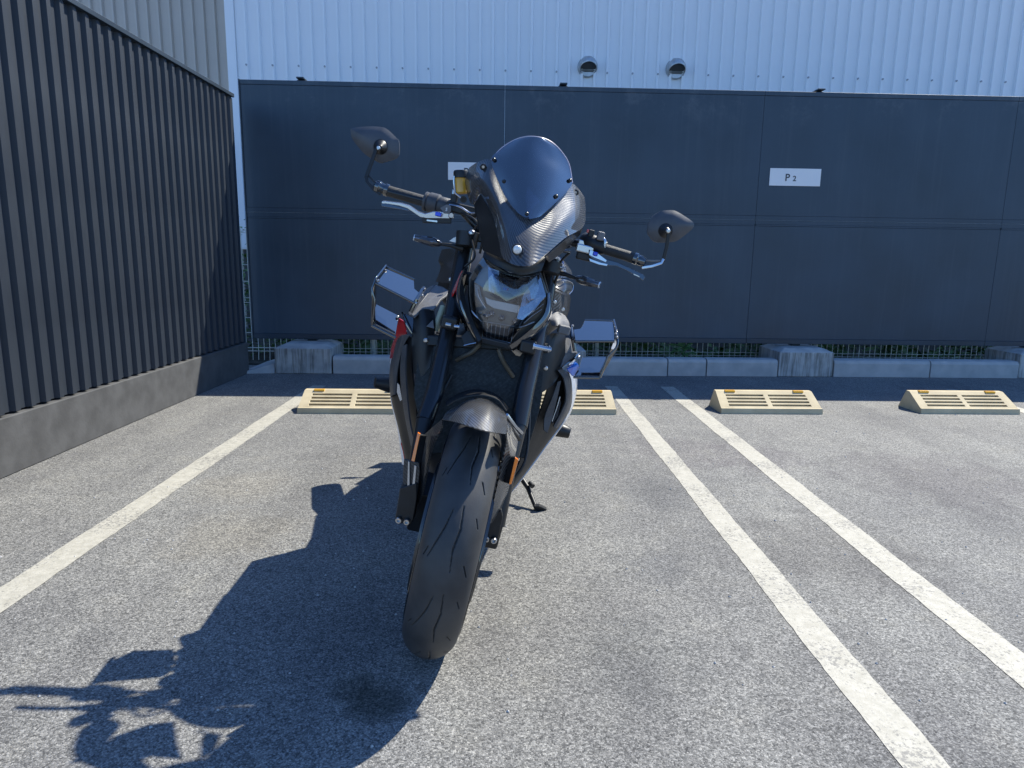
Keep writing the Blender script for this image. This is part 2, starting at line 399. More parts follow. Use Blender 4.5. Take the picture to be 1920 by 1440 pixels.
M['rubber'] = noise_mat('tyre_rubber', (.034, .034, .035), (.058, .057, .056), 14, (.42, .6), bump=.15, bscale=400, spec=.4)
M['grip'] = noise_mat('grip_rubber', (.02, .02, .02), (.03, .03, .03), 50, (.5, .6), bump=.8, bscale=700)
M['fork'] = mat('fork_black_anodised', (.022, .025, .029), .24, .35)
M['silver'] = mat('brushed_aluminium', (.5, .53, .58), .22, .95)
M['steel'] = mat('bolt_steel', (.5, .5, .5), .28, 1)
M['blue'] = mat('blue_anodised', (.01, .05, .55), .25, .5, coat=.5)
M['blue_paint'] = mat('blue_paint', (.01, .13, .62), .15, coat=1)
M['red_paint'] = mat('red_paint', (.55, .012, .02), .2, coat=1)
M['white_paint'] = mat('silver_white_paint', (.62, .66, .72), .22, .1, coat=1)
M['amber'] = clear_mat('amber_plastic', (.9, .5, .04), 1.4, .1)
M['amber_solid'] = mat('brake_fluid', (.62, .33, .02), .3, coat=.6)
M['amber_refl'] = mat('amber_reflector', (.95, .22, .01), .2, coat=.6)
M['screen'] = clear_mat('smoked_screen', (.30, .32, .40), 1.6, .015, .22)
M['lens'] = clear_mat('clear_lens', (.9, .92, .95), 1.5, .01, .10)
M['smoke_lens'] = mat('smoked_indicator_lens', (.05, .05, .055), .12, .3, coat=1)
M['reflector'] = mat('lamp_reflector', (.45, .48, .52), .18, .9)
M['lamp_dark'] = mat('lamp_dark_trim', (.035, .038, .042), .3, coat=.5)
M['lamp_plate'] = mat('lamp_light_plate', (.5, .55, .62), .22, .4)
M['smoke_fin'] = mat('lamp_smoked_fin', (.12, .125, .13), .2, .6)
M['refl_facet'] = clear_mat('reflection_facet', (.75, .82, .9), 1.5, .01, .30)  # mirror share raised above plain lens glass to imitate a sky reflection
M['refl_facet2'] = clear_mat('reflection_facet_middle', (.9, .93, .97), 1.5, .01, .12)
M['bowl'] = mat('lamp_bowl', (.13, .14, .15), .28, .7)
M['wing'] = mat('winglet_black', (.008, .012, .02), .03, coat=1)
M['wing'].node_tree.nodes['Principled BSDF'].inputs['Coat IOR'].default_value = 2.3
M['hose'] = mat('hose_brown', (.09, .08, .06), .5)
M['disc'] = mat('brake_disc_steel', (.12, .12, .12), .35, .8)
M['mirror'] = mat('mirror_glass', (.7, .75, .8), .02, 1)
M['seat'] = noise_mat('seat_vinyl', (.015, .015, .016), (.025, .025, .026), 60, (.5, .6))
def radiator_mat():
    m = mat('radiator_fins', (.012, .013, .015), .4, .5); b = bsdf(m)
    tc = N(m, 'ShaderNodeTexCoord'); mp = N(m, 'ShaderNodeMapping'); L(m, tc.outputs['Object'], mp.inputs[0]); mp.inputs['Rotation'].default_value = (0, -math.radians(12.5), 0)
    w1 = N(m, 'ShaderNodeTexWave', Scale=90, bands_direction='Z'); L(m, mp.outputs[0], w1.inputs[0])
    n = N(m, 'ShaderNodeTexNoise', Scale=120, Detail=3); L(m, mp.outputs[0], n.inputs['Vector'])
    k = math_n(m, 'MULTIPLY', w1.outputs['Fac'], n.outputs['Fac'])
    r = ramp(m, k, [(.3, (.008, .009, .01)), (.6, (.05, .055, .06))]); L(m, r.outputs[0], b.inputs['Base Color'])
    return m
M['rad'] = radiator_mat()

# ------------------------------------------------------------------ ground, lines
S = 150
ground = mk('ground', [(-S, -S, 0), (S, -S, 0), (S, S, 0), (-S, S, 0)], [(0, 1, 2, 3)], M['asphalt']); tag(ground, kind='structure')
soil = mk('soil_strip', [wall(-9, 6.12, .012), wall(14, 6.12, .012), wall(14, 9, .012), wall(-9, 9, .012)], [(0, 1, 2, 3)], M['soil']); tag(soil, kind='structure')
PSI = -.0103
def ragged_line(x0, x1, y0, y1):
    # a painted line with slightly uneven edges; x measured at y=0 along the bay direction
    n = 160; vs = []
    for i in range(n + 1):
        y = y0 + (y1 - y0) * i / n; s = math.tan(PSI) * y
        j = lambda a: .0018 * math.sin(a * 7.1) + random.uniform(-.0018, .0018)
        vs += [(x0 + s + j(y + x0), y, .0015), (x1 + s + j(y * 1.3 + x1 + 2), y, .0015)]
    fs = [(2 * i, 2 * i + 1, 2 * i + 3, 2 * i + 2) for i in range(n)]
    o = mk('parking_line', vs, fs, M['paint']); tag(o, kind='structure'); return o

ragged_line(-1.478, -1.372, .2, 5.09)
ragged_line(.786, .884, .2, 5.235)
ragged_line(1.222, 1.328, .2, 5.245)
ragged_line(3.50, 3.60, .2, 5.30)

# ------------------------------------------------------------------ white building behind
bld = empty('building', wall(0, 8, 0), 'white building wall of vertical ribbed metal siding behind the dark fence', 'building')
T0, PITCHR, NP = -2.80, .1412, 78
def siding_mesh(z0, z1, n0, m):
    prof = [(0, 0), (.094, 0), (.097, -.038), (.121, -.038), (.134, 0), (.1412, 0)]
    vs = []; fs = []
    for (t, n) in prof:
        for z in (z0, z1): vs.append(wall(t, n, z))
    for i in range(len(prof) - 1): fs.append((2 * i, 2 * i + 2, 2 * i + 3, 2 * i + 1))
    me = bpy.data.meshes.new('siding_panel'); me.from_pydata([tuple(v) for v in vs], [], fs); me.materials.append(m); return me
sm = siding_mesh(1.08, 5.6, 0, M['siding'])
for i in range(NP):
    o = bpy.data.objects.new('siding_panel', sm); COL.objects.link(o); o.parent = bld
    o.location = wall(T0 + i * PITCHR, 8, 0) - bld.location
wbox('corner_trim', T0 - .10, T0 - .002, 7.972, 8.3, 1.06, 5.6, M['siding'], bld, .004)
wbox('sill_flashing', T0 - .10, 8.2, 7.976, 8.05, 1.045, 1.078, M['siding'], bld, .003)
wbox('foundation', T0 - .06, 8.2, 8.012, 8.3, 0, 1.043, M['base'], bld, .004)
wbox('side_wall', T0 - .09, 8.2, 8.05, 14, 1.08, 5.58, M['siding'], bld, 0)
# screws on every second rib, in one row
vs, fs = [], []
for i in range(0, NP, 2):
    for zc in (3.02 - .0 * i,):
        a = wall(T0 + i * PITCHR + .109 , 7.963, zc); b = wall(T0 + i * PITCHR + .109, 7.950, zc)
        v_, f_ = tube_data([a, b], .010, 8); k = len(vs); vs += v_; fs += [tuple(x + k for x in f) for f in f_]
so = mk('screws', vs, fs, M['screw'], bld); so['kind'] = 'stuff'
def vent(t, z, R=.10):
    c = wall(t, 7.98, z); X = (wall(1, 0, 0) - wall(0, 0, 0)); Y = (wall(0, 1, 0) - wall(0, 0, 0)); Z = V((0, 0, 1))
    # hood: part of a ball in front of the wall, cut by a plane facing down and forward
    o_ = (-Y * .62 - Z * .78).normalized(); ku = X; kv = o_.cross(ku).normalized(); off = .42
    vs = []; fs = []; nr, ns = 14, 32
    cc = c - Y * .035
    for i in range(nr + 1):
        th = math.acos(off) + (math.pi - math.acos(off)) * i / nr
        for k in range(ns):
            ph = 2 * math.pi * k / ns
            p = cc + (o_ * math.cos(th) + (ku * math.cos(ph) + kv * math.sin(ph)) * math.sin(th)) * R
            dn = (p - c).dot(Y)
            if dn > 0: p = p - Y * dn
            vs.append(p)
    for i in range(nr):
        for k in range(ns): fs.append((i * ns + k, i * ns + (k + 1) % ns, (i + 1) * ns + (k + 1) % ns, (i + 1) * ns + k))
    h = mk('vent_hood', vs, fs, M['vent'], bld); fix_normals(h); shade(h, 40)
    s = h.modifiers.new('solid', 'SOLIDIFY'); s.thickness = .004
    h_loc = parent_origin(h)
    rc = cc + o_ * off * R; rr = R * math.sin(math.acos(off))
    ring = [rc + (ku * math.cos(a) + kv * math.sin(a)) * rr for a in [2 * math.pi * i / 32 for i in range(33)]]
    v_, f_ = tube_data(ring, .005, 6, False); rim = mk('rim', v_, f_, M['vent'], h); fix_normals(rim); shade(rim)
    v_ = [rc - o_ * .03 + (ku * math.cos(a) + kv * math.sin(a)) * rr * .97 for a in [2 * math.pi * i / 24 for i in range(24)]]
    mk('duct_opening', v_, [tuple(range(24))], M['duct'], h)
    for j in range(3):
        d = -.045 - j * .012; half = math.sqrt(max(rr * rr - d * d, 0)) * .92
        cj = rc - o_ * .018 - kv * d * (1 if kv.z < 0 else -1)
        box('louvre', rc - o_ * .016 + Z * 0 + (kv if kv.z < 0 else -kv) * (.035 + j * .014), ku * max(half, .02), kv * .0028, o_ * .008, M['vent'], h, 0)
    a = wall(t, 7.996, z); lathe('flange', wall(t, 8.0, z), wall(t, 7.965, z), [(0, R * 1.12), (.6, R * 1.12), (1, R * 1.02)], M['vent'], h, 32)
vent(1.045, 3.085); vent(2.03, 3.085)

nb = empty('building', wall(-6, 9.5, 0), 'beige neighbouring building left of the white building, behind the dark ribbed wall', 'building')
nm = siding_mesh(0, 6.2, 0, M['beige'])
for i in range(50):
    o = bpy.data.objects.new('siding_panel', nm); COL.objects.link(o); o.parent = nb
    o.location = wall(-9.9 + i * PITCHR, 9.5, 0) - nb.location
wbox('base_trim', -9.9, -2.84, 9.478, 9.6, 1.5, 1.62, M['beige'], nb)
wbox('rear_wall', -9.88, -2.86, 9.52, 13, 0, 6.18, M['beige'], nb, 0)

# ------------------------------------------------------------------ wire mesh fence and weeds behind
mf = empty('wire_fence', wall(0, 6.3, 0), 'low galvanised wire mesh fence behind the kerb under the dark panels', 'fence')
wv, wf = tube_data([wall(0, 0, .02), wall(0.004, 0, .14), wall(0, 0, .35), wall(0, 0, 1.22)], .0033, 6)
wm = bpy.data.meshes.new('wire'); wm.from_pydata([tuple(v) for v in wv], [], wf); wm.materials.append(M['wire'])
for i in range(170):
    o = bpy.data.objects.new('wire', wm); COL.objects.link(o); o.parent = mf
    o.location = wall(-3.2 + i * .052, 6.3, 0) - mf.location; o.rotation_euler = (0, random.uniform(-.006, .006), random.uniform(-2, 2))
for z in (.10, .13, .265, .40, .535, .575, .72, .865, 1.0, 1.14, 1.16):
    zz = z * 1.03; k = 60
    tube('horizontal_wire', [wall(-3.25, 6.294, zz), wall(0, 6.294, zz + .003), wall(3, 6.294, zz - .002), wall(5.7, 6.294, zz)], .003, M['wire'], mf, 6)
for t in (-3.25, -1.1, 1.0, 3.1, 5.2): tube('post', [wall(t, 6.33, 0), wall(t, 6.33, 1.26)], .02, M['wire'], mf, 10)

def leaves(name, n, gen, m, size):
    vs = []; fs = []
    for _ in range(n):
        p, s = gen(); a = random.uniform(0, 6.28); d = V((math.cos(a), math.sin(a), random.uniform(-.3, 1.1))).normalized(); sd = d.cross(V((random.uniform(-.4, .4), random.uniform(-.4, .4), 1))).normalized()
        k = len(vs); l = s; wv_ = s * random.uniform(.16, .3)
        vs += [p, p + d * l * .5 + sd * wv_ , p + d * l + V((0, 0, -.15 * l)), p + d * l * .5 - sd * wv_]
        fs.append((k, k + 1, k + 2, k + 3))
    o = mk(name, vs, fs, m); return o
def g1():
    t = random.uniform(-3.0, 5.4); h = max(0, .12 + .16 * math.sin(t * 2.3) + .12 * math.sin(t * 5.1 + 1) + random.uniform(-.02, .2))
    if t < -1.75: h += .35 * max(0, -1.75 - t) / .5
    return wall(t, random.uniform(6.36, 6.9), random.random() * h + .02), random.uniform(.05, .14)
tag(leaves('weeds', 5200, g1, M['leaf'], .06), kind='stuff')
def g2():
    return wall(random.uniform(-2.5, -1.95), random.uniform(6.35, 6.6), random.uniform(.3, 1.35) ** 1.0), random.uniform(.03, .09)
tag(leaves('creeper', 170, g2, M['leaf2'], .05), kind='stuff')
pb = wall(1.80, 6.24, .06)
pl_ = empty('weed_plant', pb, 'bright green broad leafed weed growing through the wire mesh beyond the kerb stones', 'plant')
tube('stem', [pb, pb + V((.01, 0, .12)), pb + V((-.01, -.02, .27))], [.006, .005, .003], M['leaf2'], pl_, 6)
for i in range(26):
    a = i * 2.4; p = pb + V((0, -.01, .05 + .22 * (i / 26))); d = V((math.cos(a), math.sin(a) * .7 - .1, random.uniform(-.1, .8))).normalized(); l = random.uniform(.09, .17); sd = d.cross(V((0, 0, 1))).normalized(); wd = l * .14
    mk('leaf', [p, p + d * l * .3 + sd * wd + V((0, 0, .01)), p + d * l * .7 + sd * wd * .7, p + d * l - V((0, 0, .03)), p + d * l * .7 - sd * wd * .7, p + d * l * .3 - sd * wd + V((0, 0, .01)), p + d * l * .5 - V((0, 0, .006))],
       [(0, 1, 6), (1, 2, 6), (2, 3, 6), (3, 4, 6), (4, 5, 6), (5, 0, 6)], M['leaf2'], pl_)

# ------------------------------------------------------------------ dark sheet fence
FN = 5.92
fe = empty('panel_fence', wall(0, FN, 0), 'tall dark sheet metal screen fence behind the motorcycle, carrying the parking signs', 'fence')
seams = [-2.062, .098, 2.268, 4.438, 6.608]
for i in range(4):
    a, b = seams[i] + (.001 if i else 0), seams[i + 1] - .001
    wbox('upper_panel', a, b, FN, FN + .02, 1.372, 2.345, M['fence'], fe, .002)
    wbox('lower_panel', a, b, FN, FN + .02, .31, 1.285, M['fence'], fe, .002)
    wbox('bottom_rail', a, b, FN - .003, FN + .05, .265, .309, M['fence2'], fe, .003)
    wbox('top_rail', a, b, FN - .003, FN + .05, 2.346, 2.382, M['fence'], fe, .003)
    wbox('middle_rail', a, b, FN - .001, FN + .05, 1.299, 1.3335, M['fence'], fe, .001)
    wbox('middle_rail', a, b, FN - .002, FN + .05, 1.3375, 1.371, M['fence'], fe, .001)
    wbox('seam_strip', a, b, FN - .004, FN + .01, 1.3345, 1.3368, M['strip'], fe, 0)
    wbox('drip_flashing', a + .004, b - .004, FN - .002, FN + .03, 1.286, 1.298, M['fence'], fe, .001)
wbox('end_cap', seams[0] - .012, seams[0] - .001, FN - .008, FN + .055, .262, 2.385, M['fence2'], fe, .002)
for t in (-1.577, .582, 2.745, 4.905):
    wbox('post', t - .04, t + .04, FN + .055, FN + .135, .18, 2.40, M['fence2'], fe, .004)
    wbox('post_cap', t - .03, t + .03, FN + .0, FN + .14, 2.402, 2.412, M['fence2'], fe, .001)

def text_obj(s, size, origin, X, Z, m, parent, depth=.001, name='lettering'):
    cu = bpy.data.curves.new(name, 'FONT'); cu.body = s; cu.size = size; cu.extrude = depth; cu.offset = size * .012; cu.align_x = 'LEFT'
    tmp = bpy.data.objects.new('tmp', cu); COL.objects.link(tmp)
    bpy.context.view_layer.update()
    me = bpy.data.meshes.new_from_object(tmp.evaluated_get(bpy.context.evaluated_depsgraph_get())); bpy.data.objects.remove(tmp)
    X = X.normalized(); Z = Z.normalized(); Y = -X.cross(Z)
    Nn = X.cross(Z)
    off = parent_origin(parent)
    for v in me.vertices: v.co = origin + X * v.co.x + Z * v.co.y + Nn * v.co.z - off
    me.materials.clear(); me.materials.append(m); me.name = name
    o = bpy.data.objects.new(name, me); COL.objects.link(o); o.parent = parent; return o
WX = wall(1, 0, 0) - wall(0, 0, 0); WZ = V((0, 0, 1)); WN = wall(0, 1, 0) - wall(0, 0, 0)
def psign(t0, num, label, wdt=.44):
    s = empty('parking_sign', wall(t0 + wdt / 2, FN, 1.695), label, 'sign', 'parking bay signs on the fence')
    wbox('sign_board', t0, t0 + wdt, FN - .007, FN - .001, 1.623, 1.766, M['sign'], s, .001)
    text_obj('P', .083, wall(t0 + .131, FN - .0085, 1.663), WX, WZ, M['letter'], s)
    text_obj(num, .061, wall(t0 + .199, FN - .0085, 1.663), WX, WZ, M['letter'], s)
psign(-.373, '1', 'white parking sign on the fence half hidden behind the motorcycle windscreen')
psign(2.360, '2', 'white parking sign reading P 2 on the fence to the right of the motorcycle')

# ------------------------------------------------------------------ foundation blocks and kerb stones
def fblock(t0, t1, n0, n1, h, ch, label, extra=0):
    # chamfered top edges
    e = ch; vs = []
    for (tt, nn_, z) in ((t0, n0, 0), (t1, n0, 0), (t1, n1, 0), (t0, n1, 0), (t0, n0, h - e * .45), (t1, n0, h - e * .45), (t1, n1, h - e * .45), (t0, n1, h - e * .45),
                         (t0 + e, n0 + e, h), (t1 - e, n0 + e, h), (t1 - e, n1 - e, h), (t0 + e, n1 - e, h)): vs.append(wall(tt, nn_, z))
    fs = [(3, 2, 1, 0), (0, 1, 5, 4), (1, 2, 6, 5), (2, 3, 7, 6), (3, 0, 4, 7), (4, 5, 9, 8), (5, 6, 10, 9), (6, 7, 11, 10), (7, 4, 8, 11), (8, 9, 10, 11)]
    o = mk('foundation_block', vs, fs, M['block']); fix_normals(o); add_bevel(o, .008, 3, 20)
    tag(o, label, 'concrete block', 'concrete blocks under the fence posts'); return o
fblock(-1.815, -1.345, 5.672, 6.14, .245, .07, 'streaked concrete block under the leftmost fence post, left of the kerb stones')
fblock(.33, .81, 5.69, 6.14, .245, .07, 'concrete block under the fence post hidden behind the motorcycle')
fblock(2.50, 2.98, 5.735, 6.2, .245, .07, 'streaked concrete block under the fence post at the right below the P 2 sign')
fblock(4.66, 5.14, 5.76, 6.2, .245, .07, 'concrete block under the rightmost fence post')
wd = mk('concrete_wedge', [wall(-2.12, 5.62, 0), wall(-1.82, 5.665, 0), wall(-1.82, 6.05, 0), wall(-2.0, 6.05, 0), wall(-1.82, 5.70, .085), wall(-1.82, 6.05, .10), wall(-1.95, 5.9, .07)],
        [(0, 1, 4), (0, 4, 6), (4, 5, 6), (5, 3, 6), (3, 0, 6), (1, 2, 5, 4), (2, 3, 5), (3, 2, 1, 0)], M['kerb'])
fix_normals(wd); add_bevel(wd, .006, 2, 15); tag(wd, 'low sloping concrete haunch at the left end beside the streaked block', 'concrete')
def kerb(t0, t1, n, label):
    h = .150; w_ = .13; prof = [(0, 0), (0, h - .03), (.012, h - .008), (.03, h), (w_, h), (w_, 0)]
    vs = [wall(t, n + a + .0018 * (t - t0), z) for t in (t0 + .003, t1 - .003) for a, z in prof]; k = len(prof)
    fs = [tuple(range(k)), tuple(range(2 * k - 1, k - 1, -1))] + [(i, (i + 1) % k, (i + 1) % k + k, i + k) for i in range(k)]
    o = mk('kerb_stone', vs, fs, M['kerb']); fix_normals(o); add_bevel(o, .004, 2, 25)
    tag(o, label, 'kerb stone', 'kerb stones along the foot of the fence')
kerb(-1.335, -.72, 5.68, 'long kerb stone just right of the leftmost streaked block')
kerb(-.715, -.12, 5.684, 'kerb stone behind the left of the motorcycle')
kerb(-.115, .325, 5.687, 'kerb stone hidden behind the middle of the motorcycle')
kerb(.82, 1.52, 5.70, 'long kerb stone behind the right winglets of the motorcycle')
kerb(1.525, 1.86, 5.715, 'short kerb stone, the middle one right of the motorcycle')
kerb(1.865, 2.49, 5.722, 'long kerb stone ending against the right streaked block')
kerb(2.99, 3.85, 5.74, 'long kerb stone right of the block below the P 2 sign')
kerb(3.855, 4.65, 5.745, 'kerb stone at the far right edge')

# ------------------------------------------------------------------ wheel stops
def wheel_stop(t0, n0, label, LEN=.675, proto=[]):
    s = empty('wheel_stop', wall(t0, n0, 0), label, 'wheel stop', 'concrete wheel stops')
    if proto:
        for ch in proto:
            c = ch.copy(); COL.objects.link(c); c.parent = s
        return s
    H, BASE, DEP, e = .122, .036, .26, .011
    def P(a, d, z): return wall(t0 + a, n0 + d, z)
    # front slope from (0,BASE) to (.145,H); slot count 4 on each half
    x0 = lambda z: e * z / H * .9
    sl = lambda f: (.02 + .150 * f, BASE + (H - BASE) * f)          # depth, height along the slope
    vs = []; fs = []
    def quad(a, b, c, d):
        k = len(vs); vs.extend([a, b, c, d]); fs.append((k, k + 1, k + 2, k + 3))
    def SP(a, f, dn=0, dz=0):
        d, z = sl(f); inset = x0(z); aa = inset + a * (LEN - 2 * inset); return P(aa, d + dn, z + dz)
    cols = [0, .09, .475, .525, .91, 1]; rows = [0, .10, .20, .29, .39, .48, .58, .67, .77, 1]
    for i in range(5):
        for j in range(9):
            slot = i in (1, 3) and j in (1, 3, 5, 7)
            A, B, C, D_ = SP(cols[i], rows[j]), SP(cols[i + 1], rows[j]), SP(cols[i + 1], rows[j + 1]), SP(cols[i], rows[j + 1])
            if not slot: quad(A, B, C, D_)
            else:
                g = V(WN) * .016 + V((0, 0, -.006))
                a, b, c, d = A + g, B + g, C + g, D_ + g
                quad(a, b, c, d); quad(A, B, b, a); quad(B, C, c, b); quad(C, D_, d, c); quad(D_, A, a, d)
    quad(P(0, 0, 0), P(LEN, 0, 0), P(LEN - x0(BASE) * .3, .006, BASE), P(x0(BASE) * .3, .006, BASE))
    quad(P(x0(BASE) * .3, .006, BASE), P(LEN - x0(BASE) * .3, .006, BASE), SP(1, 0), SP(0, 0))
    TB = .205
    quad(SP(0, 1), SP(1, 1), P(LEN - x0(H), TB, H), P(x0(H), TB, H))
    quad(P(x0(H), TB, H), P(LEN - x0(H), TB, H), P(LEN, DEP, 0), P(0, DEP, 0))
    for a0, sgn in ((0, 1), (LEN, -1)):
        k = len(vs); pts = [P(a0, 0, 0), P(a0 + sgn * x0(BASE) * .3, .006, BASE), SP(0 if sgn > 0 else 1, 0), SP(0 if sgn > 0 else 1, 1), P(a0 + sgn * x0(H), TB, H), P(a0, DEP, 0)]
        vs.extend(pts); fs.append(tuple(range(k, k + 6)))
    import bmesh
    o = mk('body', vs, fs, M['stop'], s)
    bm = bmesh.new(); bm.from_mesh(o.data); bmesh.ops.remove_doubles(bm, verts=bm.verts, dist=.0006); bmesh.ops.recalc_face_normals(bm, faces=bm.faces); bm.to_mesh(o.data); bm.free()
    add_bevel(o, .003, 2, 40)
    parts = [o]
    for f in (.11, .80):
        a0 = LEN * f; r = box('reflector', P(a0 + .03, .165, H - .003), WX * .034, V(WN) * .012, V((0, 0, 1)) * .0075, M['orange'], s, .002); parts.append(r)
    proto.extend(parts)
    return s
wheel_stop(-1.216, 4.183, 'cream concrete wheel stop left of the motorcycle')
wheel_stop(.135, 4.21, 'cream concrete wheel stop partly hidden behind the right side of the motorcycle')
wheel_stop(1.505, 4.262, 'cream concrete wheel stop in the next bay to the right, beyond the two painted lines')
wheel_stop(2.86, 4.30, 'cream concrete wheel stop farthest to the right')

# ------------------------------------------------------------------ ribbed wall along the left
rw = empty('ribbed_wall', (-2.32, 4, 0), 'dark ribbed metal wall running along the left side of the parking lot', 'wall')
XW = -2.245
prof = [(0, 0), (.05, 0), (.06, .02), (.09, .02), (.10, 0)]
vs = []; fs = []
for (y, x) in prof:
    for z in (.27, 2.19): vs.append((x, y, z))
for i in range(4): fs.append((2 * i, 2 * i + 2, 2 * i + 3, 2 * i + 1))
rm = bpy.data.meshes.new('ribbed_panel'); rm.from_pydata(vs, [], fs); rm.materials.append(M['ribwall'])
for i in range(42):
    o = bpy.data.objects.new('ribbed_panel', rm); COL.objects.link(o); o.parent = rw; o.location = V((XW, 5.50 - i * .1, 0)) - rw.location
box('base_course', (XW - .06, 3.5, .13), (.09, 0, 0), (0, 2.12, 0), (0, 0, .13), M['base'], rw, .006)
box('cap_rail', (XW - .01, 3.5, 2.205), (.045, 0, 0), (0, 2.12, 0), (0, 0, .014), M['fence2'], rw, .003)
box('end_post', (XW - .02, 5.62, 1.1), (.03, 0, 0), (0, .02, 0), (0, 0, 1.09), M['fence2'], rw, .003)
box('back_sheet', (XW - .05, 3.5, 1.22), (.012, 0, 0), (0, 2.1, 0), (0, 0, .96), M['ribwall'], rw, 0)

# ------------------------------------------------------------------ motorcycle
C0 = V((-.208, 1.56, 0)); LEAN = math.radians(12.6)
RX = V((math.cos(LEAN), 0, -math.sin(LEAN))); RY = V((0, 1, 0)); RZ = V((math.sin(LEAN), 0, math.cos(LEAN)))
def bl(x, y, z): return C0 + RX * (x - .04 * max(y - .3, 0)) + RY * y + RZ * z           # motorcycle's own axes: right in the picture, backwards, up the leaning frame
bike = empty('motorcycle', C0, 'black naked sports motorcycle with carbon fairing and smoked screen leaning on its side stand', 'motorcycle')

# wheels --------------------------------------------------------
def make_wheel(cy, R, wdt, grooves, name):
    root = None
    nmaj, nmin = (1400, 120) if grooves else (160, 28)
    c = np.array(bl(0, cy, R)); ax = np.array(RX); ay = np.array(RY); az = np.array(RZ)
    th = np.linspace(0, 2 * np.pi, nmaj, endpoint=False); hb = wdt / 2; prof_h = .062
    k = np.linspace(-1, 1, nmin)
    ang = k * 1.36
    lat = hb * np.sin(ang) / math.sin(1.36); crown = R - (1 - np.cos(ang)) * hb * 1.02
    crown = np.where(np.abs(k) > .90, crown - (np.abs(k) - .90) * .20, crown)
    TH, K = np.meshgrid(th, np.arange(nmin), indexing='ij')
    RR = crown[K]; LT = lat[K]
    if grooves:
        s = TH * R; L_ = LT
        depth = np.zeros_like(s)
        period = 2 * np.pi * R / 10
        def seg(p0, p1, w0, w1=None):
            nonlocal depth
            w1 = w1 or w0
            u = np.mod(s, period)
            for sh in (-period, 0, period):
                x, y = u + sh, L_
                dx, dy = p1[0] - p0[0], p1[1] - p0[1]; l2 = dx * dx + dy * dy
                t = np.clip(((x - p0[0]) * dx + (y - p0[1]) * dy) / l2, 0, 1)
                d = np.hypot(x - p0[0] - t * dx, y - p0[1] - t * dy); w_ = w0 + (w1 - w0) * t
                depth = np.maximum(depth, np.clip(1.6 - d / (w_ * .6) * 1.6, 0, 1))
        # zigzag beside the middle (picture right), long slanting cut (picture left), short ticks at the shoulders
        seg((.01, .008), (.06, .012), .0012, .0030); seg((.06, .012), (.105, .006), .0034, .0034); seg((.105, .006), (.15, .010), .0030, .0012)
        seg((.02, -.012), (.06, -.020), .0012, .0028); seg((.06, -.020), (.13, -.043), .003, .0012)
        seg((.135, .036), (.16, .046), .0026, .0012); seg((.03, .040), (.05, .047), .0016, .0012); seg((.11, -.046), (.13, -.052), .0016)
        RR = RR - depth * .0065
    P = c + ax * LT[..., None] + (ay * np.cos(TH)[..., None] + az * np.sin(TH)[..., None]) * RR[..., None]
    vs = P.reshape(-1, 3); i = np.arange(nmaj)[:, None]; j = np.arange(nmin - 1)[None]
    a = i * nmin + j; b = ((i + 1) % nmaj) * nmin + j
    fs = np.stack([a, b, b + 1, a + 1], -1).reshape(-1, 4)
    me = bpy.data.meshes.new('tyre'); off = np.array(C0)
    me.vertices.add(len(vs)); me.vertices.foreach_set('co', (vs - off).astype(np.float32).ravel())
    me.loops.add(fs.size); me.loops.foreach_set('vertex_index', fs.ravel().astype(np.int32))
    me.polygons.add(len(fs)); me.polygons.foreach_set('loop_start', (np.arange(len(fs)) * 4).astype(np.int32)); me.polygons.foreach_set('loop_total', np.full(len(fs), 4, np.int32))
    me.update(calc_edges=True); me.validate(); me.materials.append(M['rubber'])
    me.polygons.foreach_set('use_smooth', [True] * len(me.polygons))
    wh = bpy.data.objects.new(name, None); COL.objects.link(wh); wh.parent = bike; wh.location = (0, 0, 0)
    ty = bpy.data.objects.new('tyre', me); COL.objects.link(ty); ty.parent = wh
    C = V(c)
    lathe('rim', C - RX * (hb + .002), C + RX * (hb + .002), [(0, R - .078), (0, R - .062), (.12, R - .064), (.2, R - .085), (.8, R - .085), (.88, R - .064), (1, R - .062), (1, R - .078), (.8, R - .10), (.2, R - .10)], M['gloss'], wh, 48)
    lathe('hub', C - RX * .05, C + RX * .05, [(0, .03), (.2, .045), (.8, .045), (1, .03)], M['gloss'], wh, 24)
    for s in range(5):
        a = s * 2 * math.pi / 5 + .3; d = RY * math.cos(a) + RZ * math.sin(a); t = RX.cross(d)
        for e in (-.22, .22):
            d2 = (d * math.cos(e) + t * math.sin(e))
            tube('spoke', [C + d * .035, C + d2 * (R - .088)], [.014, .009], M['gloss'], wh, 8)
    for sx in (-1, 1):
        if name == 'front_wheel' or sx < 0:
            rd = .16 if name == 'front_wheel' else .11
            x0 = C + RX * sx * (hb + .006)
            lathe('brake_disc', x0, x0 + RX * sx * .005, [(0, rd - .032), (0, rd), (1, rd), (1, rd - .032)], M['disc'], wh, 48)
            lathe('disc_carrier', x0, x0 + RX * sx * .004, [(0, .04), (0, rd - .03), (1, rd - .03), (1, .04)], M['gloss'], wh, 32)
    return wh
make_wheel(.045, .302, .133, True, 'front_wheel')
make_wheel(1.45, .315, .19, False, 'rear_wheel')

B = bike
